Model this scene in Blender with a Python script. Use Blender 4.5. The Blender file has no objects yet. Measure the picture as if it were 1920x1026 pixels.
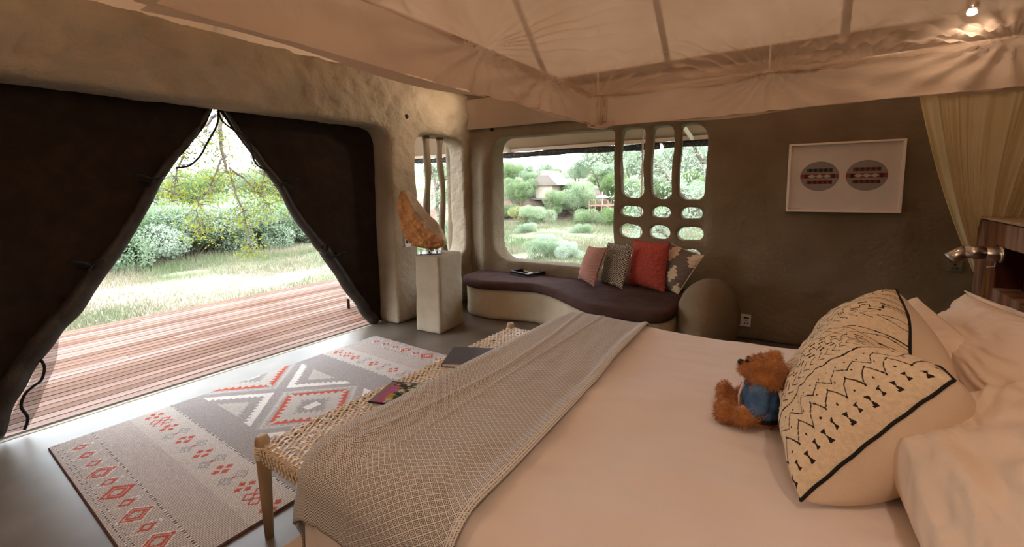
import bpy, bmesh, math, random
import numpy as np
from mathutils import Vector, Matrix, noise
random.seed(7); rng = np.random.default_rng(7)
S = bpy.context.scene
COL = S.collection
PI = math.pi

# ------------------------------------------------------------------ camera, sky, lamps, exposure
YAW, PITCH, ROLL = .6033, .1092, .0121
fw = np.array([-math.sin(YAW)*math.cos(PITCH), math.cos(YAW)*math.cos(PITCH), -math.sin(PITCH)])
rt = np.array([math.cos(YAW), math.sin(YAW), 0.]); dn = np.cross(fw, rt)
r2 = math.cos(ROLL)*rt + math.sin(ROLL)*dn; d2 = -math.sin(ROLL)*rt + math.cos(ROLL)*dn
cd = bpy.data.cameras.new('camera'); cam = bpy.data.objects.new('camera', cd); COL.objects.link(cam)
cd.lens = 820.5/1920*36; cd.sensor_width = 36; cd.shift_y = (444.2-513)/1920; cd.clip_start = .02; cd.clip_end = 400
m = Matrix([[r2[i], -d2[i], -fw[i]] for i in range(3)]).to_4x4(); m.translation = (0, 0, 1.5)
cam.matrix_world = m; S.camera = cam
W = bpy.data.worlds.new('world'); S.world = W; W.use_nodes = True
wn = W.node_tree; bg = wn.nodes['Background']; bg.inputs[1].default_value = 1.0
tc = wn.nodes.new('ShaderNodeTexCoord'); sx = wn.nodes.new('ShaderNodeSeparateXYZ'); wr = wn.nodes.new('ShaderNodeValToRGB')
wn.links.new(tc.outputs['Generated'], sx.inputs[0]); wn.links.new(sx.outputs[2], wr.inputs[0]); wn.links.new(wr.outputs[0], bg.inputs[0])
SKY = 8.6
wr.color_ramp.elements[0].position = 0; wr.color_ramp.elements[0].color = (.86*SKY, .93*SKY, .98*SKY, 1)
wr.color_ramp.elements[1].position = 1; wr.color_ramp.elements[1].color = (.80*SKY, .90*SKY, 1.0*SKY, 1)

def lamp(name, loc, power, color=(1, .76, .58), r=.05, kind='POINT', rot=None, spot=2.2, blend=.6):
    l = bpy.data.lights.new(name, kind); l.energy = power; l.color = color; l.shadow_soft_size = r
    if kind == 'SPOT': l.spot_size = spot; l.spot_blend = blend
    o = bpy.data.objects.new(name, l); COL.objects.link(o); o.location = loc
    if rot: o.rotation_euler = rot
    return o
lamp('ceiling_spot_light', (.49, 2.6, 2.17), 1.3, r=.03)
lamp('unseen_room_light', (.4, -1.3, 2.30), 35, r=.05)  # unseen lamp behind the camera, no fixture built
lamp('unseen_room_light', (.3, .95, 2.21), 17, r=.03)  # added lamp above the net, no fixture, meant for the upper wall band
lamp('unseen_room_light', (-2.2, -1.2, 2.45), 26, r=.10)  # added unseen warm lamp, no fixture, brightens the room
lamp('beam_fill_light', (-2.95, 4.0, 2.52), 34, color=(1, .80, .60), r=.05, kind='SPOT', rot=(math.radians(88), 0, math.radians(118)), spot=2.3, blend=.8)  # added spot with no fixture, brightens the corner end of the beam
S.view_settings.view_transform = 'Standard'; S.view_settings.look = 'None'
S.view_settings.exposure = 0.0; S.view_settings.gamma = 1; S.view_settings.use_curve_mapping = False
S.cycles.use_denoising = True; S.cycles.max_bounces = 7; S.cycles.diffuse_bounces = 5; S.cycles.transparent_max_bounces = 16
S.cycles.sample_clamp_indirect = 6; S.cycles.caustics_reflective = False; S.cycles.caustics_refractive = False

# ------------------------------------------------------------------ helpers
def mat(name, c1, c2=None, scale=8, rough=.8, bump=0, bscale=40, metal=0, spec=.3, detail=4, transl=0, alpha=1, sheen=0, stretch=(1, 1, 1), coords='Object', emit=None, attr=None, rand=0, ramp=(.35, .65), weave=0, bd=.01):
    M = bpy.data.materials.new(name); M.use_nodes = True; nt = M.node_tree; N = nt.nodes; L = nt.links
    P = N['Principled BSDF']; out = N['Material Output']
    P.inputs['Roughness'].default_value = rough; P.inputs['Metallic'].default_value = metal
    P.inputs['Specular IOR Level'].default_value = spec
    if sheen: P.inputs['Sheen Weight'].default_value = sheen
    t = N.new('ShaderNodeTexCoord'); mp = N.new('ShaderNodeMapping'); mp.inputs[3].default_value = stretch
    L.new(t.outputs[coords], mp.inputs[0])
    n = N.new('ShaderNodeTexNoise'); n.inputs['Scale'].default_value = scale; n.inputs['Detail'].default_value = detail
    L.new(mp.outputs[0], n.inputs[0])
    mr = N.new('ShaderNodeMapRange'); mr.inputs[1].default_value = ramp[0]; mr.inputs[2].default_value = ramp[1]; L.new(n.outputs[0], mr.inputs[0])
    mx = N.new('ShaderNodeMix'); mx.data_type = 'RGBA'
    L.new(mr.outputs[0], mx.inputs[0])
    c2 = c2 or c1
    mx.inputs[6].default_value = (*c1, 1); mx.inputs[7].default_value = (*c2, 1)
    col = mx.outputs[2]
    if attr:
        a = N.new('ShaderNodeAttribute'); a.attribute_name = attr
        mm = N.new('ShaderNodeMix'); mm.data_type = 'RGBA'; mm.blend_type = 'MULTIPLY'; mm.inputs[0].default_value = 1
        L.new(a.outputs[0], mm.inputs[6]); L.new(col, mm.inputs[7]); col = mm.outputs[2]
    if rand:
        oi = N.new('ShaderNodeObjectInfo'); hs = N.new('ShaderNodeHueSaturation')
        m1 = N.new('ShaderNodeMapRange'); m1.inputs[3].default_value = 1-rand; m1.inputs[4].default_value = 1+rand
        L.new(oi.outputs['Random'], m1.inputs[0]); L.new(m1.outputs[0], hs.inputs['Value']); L.new(col, hs.inputs['Color'])
        m3 = N.new('ShaderNodeMapRange'); m3.inputs[3].default_value = 1.25; m3.inputs[4].default_value = .7
        L.new(oi.outputs['Random'], m3.inputs[0]); L.new(m3.outputs[0], hs.inputs['Saturation']); col = hs.outputs[0]
    L.new(col, P.inputs['Base Color'])
    M['col'] = 1
    if bump:
        b = N.new('ShaderNodeBump'); b.inputs['Strength'].default_value = bump; b.inputs['Distance'].default_value = bd
        if weave:
            wv = N.new('ShaderNodeTexBrick')
        n2 = N.new('ShaderNodeTexNoise'); n2.inputs['Scale'].default_value = bscale; n2.inputs['Detail'].default_value = 5
        L.new(mp.outputs[0], n2.inputs[0]); L.new(n2.outputs[0], b.inputs['Height']); L.new(b.outputs[0], P.inputs['Normal'])
        if weave: N.remove(wv)
    sh = P.outputs[0]
    if emit:
        P.inputs['Emission Color'].default_value = (*emit[:3], 1); P.inputs['Emission Strength'].default_value = emit[3]
    if transl:
        tr = N.new('ShaderNodeBsdfTranslucent'); L.new(col, tr.inputs[0]); ms = N.new('ShaderNodeMixShader'); ms.inputs[0].default_value = transl
        L.new(sh, ms.inputs[1]); L.new(tr.outputs[0], ms.inputs[2]); sh = ms.outputs[0]
    if alpha < 1:
        tp = N.new('ShaderNodeBsdfTransparent'); ms = N.new('ShaderNodeMixShader'); ms.inputs[0].default_value = alpha
        L.new(tp.outputs[0], ms.inputs[1]); L.new(sh, ms.inputs[2]); sh = ms.outputs[0]
    if sh is not P.outputs[0]: L.new(sh, out.inputs[0])
    return M

def tag(o, label=None, cat=None, group=None, kind=None):
    if label: o['label'] = label
    if cat: o['category'] = cat
    if group: o['group'] = group
    if kind: o['kind'] = kind
    return o
def empty(name, loc=(0, 0, 0), rz=0, **k):
    o = bpy.data.objects.new(name, None); COL.objects.link(o); o.location = loc; o.rotation_euler = (0, 0, rz); o.empty_display_size = .05
    return tag(o, **k)
def link(name, me, mt, parent=None, smooth=False, **k):
    o = bpy.data.objects.new(name, me); COL.objects.link(o)
    if mt:
        for q in (mt if isinstance(mt, (list, tuple)) else [mt]): me.materials.append(q)
    if parent: o.parent = parent
    if smooth: me.polygons.foreach_set('use_smooth', [True]*len(me.polygons))
    return tag(o, **k)
def setcol(me, fc):
    """fc: per-face colours (nf,3)"""
    a = me.color_attributes.new('col', 'FLOAT_COLOR', 'CORNER')
    tot = np.zeros(len(me.polygons), dtype=np.int32); me.polygons.foreach_get('loop_total', tot)
    c = np.ones((len(me.loops), 4), dtype=np.float32); c[:, :3] = np.repeat(fc, tot, axis=0)
    a.data.foreach_set('color', c.ravel())
def mesh_np(name, V, F, uv=None):
    V = np.asarray(V, dtype=np.float32); F = np.asarray(F, dtype=np.int32)
    me = bpy.data.meshes.new(name); k = F.shape[1]
    me.vertices.add(len(V)); me.vertices.foreach_set('co', V.ravel())
    me.loops.add(F.size); me.loops.foreach_set('vertex_index', F.ravel())
    me.polygons.add(len(F)); me.polygons.foreach_set('loop_start', np.arange(len(F), dtype=np.int32)*k)
    me.update(calc_edges=True)
    if uv is not None:
        u = me.uv_layers.new(name='UVMap'); u.data.foreach_set('uv', np.asarray(uv, dtype=np.float32)[F.ravel()].ravel())
    return me
def grid_faces(nu, nv, off=0, flip=False):
    i, j = np.meshgrid(np.arange(nu-1), np.arange(nv-1), indexing='ij')
    a = (i*nv+j).ravel()+off
    F = np.stack([a, a+nv, a+nv+1, a+1], 1)
    return F[:, ::-1] if flip else F
def grid(name, P, mt, parent=None, uv=None, smooth=True, fc=None, flip=False, solid=0, **k):
    nu, nv = P.shape[:2]
    me = mesh_np(name, P.reshape(-1, 3), grid_faces(nu, nv, flip=flip), None if uv is None else uv.reshape(-1, 2))
    if fc is not None: setcol(me, fc.reshape(-1, 3))
    o = link(name, me, mt, parent, smooth, **k)
    if solid:
        md = o.modifiers.new('s', 'SOLIDIFY'); md.thickness = solid; md.offset = 0
    return o
class MB:
    def __init__(s): s.v = []; s.f = []
    def add(s, V, F):
        o = len(s.v); s.v += [tuple(map(float, p)) for p in V]; s.f += [tuple(int(i)+o for i in f) for f in F]; return s
    def box(s, x0, x1, y0, y1, z0, z1, R=None, T=(0, 0, 0)):
        V = [Vector(p) for p in ((x0, y0, z0), (x1, y0, z0), (x1, y1, z0), (x0, y1, z0), (x0, y0, z1), (x1, y0, z1), (x1, y1, z1), (x0, y1, z1))]
        if R is not None: V = [R @ p + Vector(T) for p in V]
        return s.add(V, [(3, 2, 1, 0), (4, 5, 6, 7), (0, 1, 5, 4), (1, 2, 6, 5), (2, 3, 7, 6), (3, 0, 4, 7)])
    def tube(s, pts, rad, n=8, cap=True):
        pts = [Vector(p) for p in pts]; m_ = len(pts)
        rad = [rad]*m_ if not hasattr(rad, '__len__') else rad
        t0 = (pts[1]-pts[0]).normalized(); up = Vector((0, 0, 1)) if abs(t0.z) < .9 else Vector((1, 0, 0))
        a = t0.cross(up).normalized(); V = []
        for i, p in enumerate(pts):
            t = (pts[min(i+1, m_-1)]-pts[max(i-1, 0)]).normalized()
            a = (a - t*a.dot(t)).normalized(); b = t.cross(a)
            for k in range(n):
                th = 2*PI*k/n; V.append(p+(a*math.cos(th)+b*math.sin(th))*rad[i])
        F = [(i*n+k, i*n+(k+1) % n, (i+1)*n+(k+1) % n, (i+1)*n+k) for i in range(m_-1) for k in range(n)]
        if cap: F += [tuple(range(n-1, -1, -1)), tuple((m_-1)*n+k for k in range(n))]
        return s.add(V, F)
    def lathe(s, prof, c=(0, 0, 0), n=20, axis='z'):
        V = []
        for r, z in prof:
            for k in range(n):
                th = 2*PI*k/n; p = (r*math.cos(th), r*math.sin(th), z)
                if axis == 'x': p = (z, p[0], p[1])
                if axis == 'y': p = (p[0], z, p[1])
                V.append((p[0]+c[0], p[1]+c[1], p[2]+c[2]))
        m_ = len(prof)
        F = [(i*n+k, i*n+(k+1) % n, (i+1)*n+(k+1) % n, (i+1)*n+k) for i in range(m_-1) for k in range(n)]
        F += [tuple(range(n-1, -1, -1)), tuple((m_-1)*n+k for k in range(n))]
        return s.add(V, F)
    def build(s, name, mt, parent=None, smooth=False, bev=0, **k):
        me = bpy.data.meshes.new(name); me.from_pydata(s.v, [], s.f); me.update()
        b = bmesh.new(); b.from_mesh(me); bmesh.ops.recalc_face_normals(b, faces=b.faces); b.to_mesh(me); b.free()
        o = link(name, me, mt, parent, smooth, **k)
        if bev:
            md = o.modifiers.new('b', 'BEVEL'); md.width = bev; md.segments = 2; md.limit_method = 'ANGLE'
        return o
def catmull(pts, n=8, closed=True):
    P = np.array(pts, float); m_ = len(P); out = []
    for i in range(m_ if closed else m_-1):
        g = (lambda k: P[k % m_]) if closed else (lambda k: P[min(max(k, 0), m_-1)])
        p0, p1, p2, p3 = g(i-1), g(i), g(i+1), g(i+2)
        for k in range(n):
            t = k/n
            out.append(.5*((2*p1)+(-p0+p2)*t+(2*p0-5*p1+4*p2-p3)*t*t+(-p0+3*p1-3*p2+p3)*t**3))
    if not closed: out.append(P[-1])
    return np.array(out)
def rrect(x0, x1, y0, y1, r, n=6):
    r = min(r, (x1-x0)/2-.001, (y1-y0)/2-.001); o = []
    for cx, cy, a in ((x1-r, y1-r, 0), (x0+r, y1-r, 90), (x0+r, y0+r, 180), (x1-r, y0+r, 270)):
        for k in range(n+1):
            th = math.radians(a+90*k/n); o.append((cx+r*math.cos(th), cy+r*math.sin(th)))
    return o
def crect(x0, x1, y0, y1, tr_, tl, bl_, br, n=7):
    o = []
    for cx, cy, a, r in ((x1-tr_, y1-tr_, 0, tr_), (x0+tl, y1-tl, 90, tl), (x0+bl_, y0+bl_, 180, bl_), (x1-br, y0+br, 270, br)):
        for k in range(n+1):
            th = math.radians(a+90*k/n); o.append((cx+r*math.cos(th), cy+r*math.sin(th)))
    return o
def plate(outline, holes, thick, bevel, voxel=None, smooth=0):
    """2D outline with holes, extruded along +z 0..thick; optionally remeshed organically; returns mesh"""
    cu = bpy.data.curves.new('p', 'CURVE'); cu.dimensions = '2D'; cu.fill_mode = 'BOTH'; cu.extrude = thick/2-bevel; cu.bevel_depth = bevel; cu.bevel_resolution = 2; cu.offset = -bevel if bevel else 0
    for pl in [outline]+holes:
        sp = cu.splines.new('POLY'); sp.points.add(len(pl)-1); sp.use_cyclic_u = True
        for i, p in enumerate(pl): sp.points[i].co = (p[0], p[1], 0, 1)
    o = bpy.data.objects.new('p', cu); COL.objects.link(o)
    dg = bpy.context.evaluated_depsgraph_get(); me = bpy.data.meshes.new_from_object(o.evaluated_get(dg)); bpy.data.objects.remove(o)
    if voxel:
        me = remesh(me, voxel, smooth)
    V = np.zeros(len(me.vertices)*3); me.vertices.foreach_get('co', V); V = V.reshape(-1, 3); V[:, 2] += thick/2
    me.vertices.foreach_set('co', V.ravel()); me.update()
    return me
def remesh(me, voxel, smooth=0):
    b = bmesh.new(); b.from_mesh(me); bmesh.ops.remove_doubles(b, verts=b.verts, dist=1e-4); bmesh.ops.recalc_face_normals(b, faces=b.faces); b.to_mesh(me); b.free()
    o = bpy.data.objects.new('r', me); COL.objects.link(o)
    md = o.modifiers.new('r', 'REMESH'); md.mode = 'VOXEL'; md.voxel_size = voxel; md.use_smooth_shade = True
    if smooth:
        ms = o.modifiers.new('s', 'SMOOTH'); ms.iterations = smooth; ms.factor = .6
    dg = bpy.context.evaluated_depsgraph_get(); dg.update(); r = bpy.data.meshes.new_from_object(o.evaluated_get(dg)); bpy.data.objects.remove(o)
    return r
def getV(me):
    V = np.zeros(len(me.vertices)*3); me.vertices.foreach_get('co', V); return V.reshape(-1, 3)
def setV(me, V): me.vertices.foreach_set('co', np.asarray(V, dtype=np.float32).ravel()); me.update()
def vnoise(P, s, seed=0, oct=1):
    o = np.empty(len(P)); off = Vector((seed*7.3, seed*3.1, seed*5.7))
    for i, p in enumerate(P):
        o[i] = noise.noise(Vector(p)*s+off) if oct == 1 else noise.fractal(Vector(p)*s+off, .7, 2.1, oct)
    return o

# ------------------------------------------------------------------ materials
M = {}
M['plaster'] = mat('rough plaster', (.300, .235, .160), (.375, .300, .215), 3, .85, .75, 13, spec=.25, bd=.035)
M['plaster2'] = mat('olive plaster', (.205, .155, .100), (.245, .190, .125), 2.5, .9, .6, 24, spec=.15, bd=.02)
M['pedpl'] = mat('grey brown plaster', (.33, .265, .185), (.40, .325, .235), 3, .85, .35, 18, spec=.2, bd=.02)
M['benchpl'] = mat('smooth plaster', (.46, .37, .25), (.54, .44, .31), 3, .8, .25, 25, spec=.25)
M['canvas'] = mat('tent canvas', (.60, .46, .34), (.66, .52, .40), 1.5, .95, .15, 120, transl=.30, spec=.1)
M['eave'] = mat('shaded wall canvas', (.40, .31, .235), (.45, .35, .27), 1.5, .95, .2, 80, spec=.1)  # darker copy of the tent canvas, shade put into the colour
M['awning'] = mat('awning canvas', (.34, .25, .18), (.38, .29, .21), 1.5, .95, spec=.1)
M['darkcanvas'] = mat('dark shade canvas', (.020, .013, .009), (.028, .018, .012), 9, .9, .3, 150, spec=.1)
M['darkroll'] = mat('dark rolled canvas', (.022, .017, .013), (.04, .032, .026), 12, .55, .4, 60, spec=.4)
M['cord'] = mat('black cord', (.008, .007, .006), None, 5, .7)
M['gauze'] = mat('brown gauze', (.10, .065, .05), (.06, .04, .03), 60, .9, alpha=.55)
M['net'] = mat('mosquito net', (.72, .56, .44), (.80, .64, .52), 3, .95, alpha=.42, transl=.4, spec=.05)
M['netband'] = mat('canopy valance cotton', (.68, .54, .42), (.76, .61, .48), 3, .92, .3, 60, transl=.25, spec=.1)
M['netcurt'] = mat('net curtain', (.78, .66, .40), (.86, .74, .47), 3, .95, alpha=.86, transl=.3, spec=.05)
M['pole'] = mat('painted pole', (.80, .72, .64), (.85, .77, .69), 8, .5)
M['whitefr'] = mat('white painted frame', (.95, .84, .77), None, 8, .45)
M['floor'] = mat('polished concrete', (.100, .078, .060), (.19, .154, .122), 1.6, .34, .04, 6, spec=.34, detail=7)
M['deckwood'] = mat('deck wood', (.12, .046, .024), (.235, .118, .072), 2.2, .62, .25, 30, spec=.18, stretch=(7, .5, 7), coords='Object', rand=.38)
M['wood'] = mat('pale wood', (.36, .24, .14), (.47, .33, .20), 5, .5, .2, 40, stretch=(5, 5, .8))
M['reclaim'] = mat('reclaimed wood', (.11, .040, .014), (.34, .145, .055), 3, .62, .9, 10, stretch=(3.5, 3.5, .6), detail=8, rand=.25, ramp=(.4, .62))
M['redwood'] = mat('dark red wood', (.035, .006, .004), (.07, .014, .009), 4, .35, .15, 20, stretch=(6, 1, 6))
M['leather'] = mat('rawhide strap', (.66, .54, .41), (.78, .66, .52), 20, .45, .2, 60, spec=.4)
M['linen'] = mat('bed cotton', (.80, .70, .65), (.84, .75, .70), 2, .9, .12, 260, sheen=.2, spec=.15)
M['pillow'] = mat('pillow cotton', (.76, .62, .50), (.82, .68, .56), 3, .85, .1, 120, spec=.2)
M['back'] = mat('cushion back cloth', (.70, .56, .42), (.76, .62, .48), 6, .85, .15, 160, spec=.2)
M['valance'] = mat('bed valance', (.52, .40, .30), (.56, .44, .33), 6, .85, .15, 160, spec=.2)
M['mauve'] = mat('mauve seat fabric', (.066, .036, .032), (.088, .050, .044), 6, .95, .25, 180, spec=.08)
M['black'] = mat('black lacquer', (.006, .006, .008), None, 5, .3, spec=.5)
M['steel'] = mat('brushed steel', (.55, .50, .45), (.65, .60, .55), 30, .28, metal=1, stretch=(1, 1, 8))
M['socket'] = mat('white plastic', (.72, .68, .64), None, 5, .4)
M['hole'] = mat('dark hole', (.01, .008, .006), None, 5, .9)
M['folder'] = mat('dark leather folder', (.030, .020, .024), (.045, .03, .034), 18, .4, .15, 90, spec=.4)
M['paper'] = mat('paper edge', (.7, .66, .6), None, 5, .8)
M['vc'] = mat('woven colours', (1, 1, 1), (.86, .86, .86), 90, .92, .35, 230, spec=.1, attr='col')
M['vcflat'] = mat('printed colours', (1, 1, 1), (.95, .95, .95), 12, .8, spec=.3, attr='col')
M['magcov'] = mat('magazine cover', (1, 1, 1), None, 5, .28, spec=.5, attr='col')
M['rugedge'] = mat('rug binding', (.12, .05, .05), (.2, .12, .11), 80, .95)
M['stone'] = mat('sandstone', (1, 1, 1), (.72, .66, .6), 9, .85, .9, 26, attr='col', detail=8)
M['fur'] = mat('golden fur', (.42, .145, .022), (.56, .22, .045), 30, .8, .6, 90, sheen=.6)
M['denim'] = mat('blue denim', (.030, .085, .20), (.09, .19, .36), 22, .75, .4, 90)
M['red'] = mat('red trim', (.30, .045, .04), None, 5, .7)
M['white'] = mat('white trim', (.7, .62, .6), None, 5, .7)
M['noseb'] = mat('black nose', (.006, .005, .005), None, 5, .25)
M['leaf'] = mat('green leaf', (.20, .28, .13), (.33, .41, .22), 1.3, .6, transl=.5, rand=.30)  # green lifted paler, outdoor haze put into the colour
M['leafy'] = mat('yellow green leaf', (.20, .24, .055), (.36, .36, .10), 2.3, .6, transl=.4, rand=.15)
M['leafg'] = mat('grey green leaf', (.25, .33, .20), (.38, .45, .32), 1.3, .6, transl=.5, rand=.2)  # paled in place of a haze volume, distance haze sits in this tone
M['drybush'] = mat('dry pinkish twigs', (.30, .23, .20), (.38, .32, .27), 1.3, .7, transl=.3, rand=.2)
M['bark'] = mat('grey bark', (.12, .095, .075), (.2, .16, .13), 8, .9, .5, 30)
M['grass'] = mat('grass', (.115, .165, .07), (.27, .235, .16), .45, .8, transl=.3)
M['ground'] = mat('savanna ground', (.105, .135, .065), (.27, .215, .165), .5, .95, .5, 6, spec=.1, detail=8)
M['earth'] = mat('red earth', (.17, .10, .075), (.24, .18, .14), .7, .95, .6, 5, spec=.1)
M['hut'] = mat('hut canvas', (.42, .34, .27), (.5, .42, .34), 2, .9)
M['thatch'] = mat('dark thatch', (.16, .13, .11), (.24, .2, .17), 20, .95, .8, 60)
M['redrail'] = mat('rust timber', (.32, .17, .12), None, 2, .8)
M['parasol'] = mat('white parasol cloth', (.8, .8, .8), None, 2, .8)
M['shadenet'] = mat('black shade net', (.02, .019, .018), (.22, .2, .19), 45, .9, .8, 60, ramp=(.55, .75))
M['wicker'] = mat('grey wicker', (.35, .30, .25), (.5, .45, .4), 60, .7, .5, 90)
M['bulb'] = mat('lit bulb', (1, .8, .55), None, 5, .5, emit=(1, .78, .5, 60))
def glassmat():
    Mm = bpy.data.materials.new('window glass'); Mm.use_nodes = True; nt = Mm.node_tree; N = nt.nodes; L = nt.links
    N.remove(N['Principled BSDF']); t = N.new('ShaderNodeBsdfTransparent'); g = N.new('ShaderNodeBsdfGlossy'); g.inputs['Roughness'].default_value = .02
    lw = N.new('ShaderNodeLayerWeight'); lw.inputs[0].default_value = .15; ms = N.new('ShaderNodeMixShader')
    mr = N.new('ShaderNodeMapRange'); mr.inputs[3].default_value = .02; mr.inputs[4].default_value = .35; L.new(lw.outputs['Fresnel'], mr.inputs[0])
    L.new(mr.outputs[0], ms.inputs[0]); L.new(t.outputs[0], ms.inputs[1]); L.new(g.outputs[0], ms.inputs[2]); L.new(ms.outputs[0], N['Material Output'].inputs[0]); return Mm
M['glass'] = glassmat()
def blanketmat():
    Mm = mat('woven blanket', (.045, .030, .022), (.06, .04, .03), 40, .9, spec=.1); nt = Mm.node_tree; N = nt.nodes; L = nt.links; P = N['Principled BSDF']
    uv = N.new('ShaderNodeUVMap'); s = N.new('ShaderNodeSeparateXYZ'); L.new(uv.outputs[0], s.inputs[0])
    def mth(op, a, b=None, c=None):
        n = N.new('ShaderNodeMath'); n.operation = op
        for i, q in enumerate((a, b, c)):
            if q is None: continue
            if isinstance(q, (int, float)): n.inputs[i].default_value = q
            else: L.new(q, n.inputs[i])
        return n.outputs[0]
    def tri(x, p): return mth('MULTIPLY', mth('ABSOLUTE', mth('SUBTRACT', mth('FRACT', mth('DIVIDE', x, p)), .5)), 2)
    U, V = s.outputs[0], s.outputs[1]
    a = tri(U, .026); b = tri(V, .021)
    t = mth('ABSOLUTE', mth('SUBTRACT', mth('ADD', a, b), 1))
    d = mth('MULTIPLY', mth('GREATER_THAN', t, .17), mth('LESS_THAN', mth('FRACT', mth('DIVIDE', mth('SUBTRACT', t, .17), .42)), .58))
    h = mth('LESS_THAN', mth('FRACT', mth('ADD', mth('DIVIDE', V, .0085), mth('MULTIPLY', tri(U, .024), 1.6))), .48)
    sel = mth('GREATER_THAN', U, -1.06)
    mk = mth('ADD', mth('MULTIPLY', sel, d), mth('MULTIPLY', mth('SUBTRACT', 1, sel), h))
    # selvedge hems light, fold line
    e1 = mth('GREATER_THAN', U, -.735); mk = mth('MULTIPLY', mk, mth('SUBTRACT', 1, mth('MULTIPLY', e1, mth('LESS_THAN', tri(U, .006), .5))))
    mx = N.new('ShaderNodeMix'); mx.data_type = 'RGBA'; L.new(mk, mx.inputs[0]); mx.inputs[6].default_value = (.80, .785, .76, 1); mx.inputs[7].default_value = (.20, .175, .163, 1)
    L.new(mx.outputs[2], P.inputs['Base Color'])
    bp = N.new('ShaderNodeBump'); bp.inputs['Strength'].default_value = .35; bp.inputs['Distance'].default_value = .002; bp.invert = True; L.new(mk, bp.inputs['Height']); L.new(bp.outputs[0], P.inputs['Normal'])
    return Mm
M['blanket'] = blanketmat()

# ------------------------------------------------------------------ the shell
fl = MB(); fl.box(-4.02, 1.6, -2.6, 5.3, -.12, 0); fl.build('floor', M['floor'], kind='structure')
# left wall with the wide tent-flap opening and the small slit window
out = [(-2.6, 0), (-1.2, 0), (-1.2, 1.9)]+[(-1.0, 2.16)]+[(3.02, 2.17), (3.12, 2.14), (3.17, 2.08), (3.19, 1.98)]+[(3.19, 0), (4.82, 0), (4.82, 2.71), (-2.6, 2.69)]
me = plate(out, [rrect(3.55, 4.38, .62, 2.145, .17)], .34, .03, .03, 5)
V = getV(me); ycoord, zc, dd = V[:, 0].copy(), V[:, 1].copy(), V[:, 2].copy()
Pn = np.stack([ycoord, zc, dd], 1)
n1 = vnoise(Pn, 1.7, 1, 3); n2 = vnoise(Pn, 6.0, 2, 4)
front = np.clip(1-dd/.25, 0, 1)
bulge = .05*np.exp(-((zc-2.45)/.25)**2)*front       # the beam swells into the room
n3 = vnoise(Pn*np.array([1, 1, 1]), 14.0, 3, 3)
edg = np.clip(1-np.abs(ycoord-3.96)/.8, 0, 1); bump = (.022*n1+(.030*n2+.010*n3)*np.clip((zc-2.0)/.3, .08, 1)*(1-.55*edg))*front
splay = np.where((ycoord > 4.1) & (zc > .6) & (zc < 2.2), dd*.18, 0)
V = np.stack([-3.75-dd+bulge+bump, ycoord+splay+.012*n1, zc+.008*n2*(zc > .05)], 1)
sel = (np.abs(V[:, 1]-3.39) < .03) & (np.abs(V[:, 2]-2.30) < .03); VX = float(V[sel, 0].max()); sel = (np.abs(V[:, 1]-3.37) < .05) & (np.abs(V[:, 2]-.92) < .07) & (V[:, 0] > -3.85); SX = float(V[sel, 0].max())
setV(me, V); link('wall_left', me, M['plaster'], None, True, kind='structure')
# back wall, turned 4.4 degrees, window hole and sculpted grille
A = .0773
def bwf(x): return 4.764+.0775*x-.045
def bw(x, d=0): return 4.764+.0775*x+d
holes = [crect(-3.385, -1.835, .585, 2.14, .03, .15, .24, .03)]
GX = [(-1.765, -1.515), (-1.435, -1.225), (-1.155, -.905)]
for i, (a, b) in enumerate(GX):
    top = 2.125
    holes.append(crect(a, b, 1.385-.012*i, 2.135, .13 if i == 2 else .025, .025, .085, .085))
    holes.append(rrect(a+.005*i, b-.01*i, 1.180-.006*i, 1.298-.006*i, .055, 5))
    holes.append(rrect(a-.005, b, .945, 1.100-.008*i, .07, 5))
    holes.append(rrect(a, b-.01, .735, .865-.008*i, .06, 5))
me = plate([(-4.15, 0), (1.5, 0), (1.5, 2.69), (-4.15, 2.72)], holes, .26, .02, .024, 3)
V = getV(me); xx, zc, dd = V[:, 0].copy(), V[:, 1].copy(), V[:, 2].copy()
Pn = np.stack([xx, zc, dd], 1); n1 = vnoise(Pn, 1.6, 5, 3); n2 = vnoise(Pn, 7.0, 6, 3)
front = np.clip(1-dd/.2, 0, 1)
g = 1/(1+np.exp(-(xx+1.86)/.02))*1/(1+np.exp((xx+.88)/.02))*1/(1+np.exp((zc-2.11)/.015))*1/(1+np.exp(-(zc-.62)/.03))
dd2 = dd*(1-g)+(.05+dd*.40)*g
pil = .07*np.exp(-((xx+3.50)/.09)**2)*front/(1+np.exp((zc-1.95)/.06))
V = np.stack([xx+.006*n2, bw(xx)+dd2-pil-(.014*n1+.006*n2)*front, zc+.006*n2*(zc > .05)], 1)
wob = g*.008; V[:, 0] += wob*np.sin(zc*9+xx*3); V[:, 2] += wob*.6*np.sin(xx*17)
sel = (np.abs(V[:, 0]+3.385) < .03) & (np.abs(V[:, 2]-2.255) < .03); VY = float(V[sel, 1].min())
setV(me, V); link('wall_back', me, M['plaster2'], None, True, kind='structure')
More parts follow.
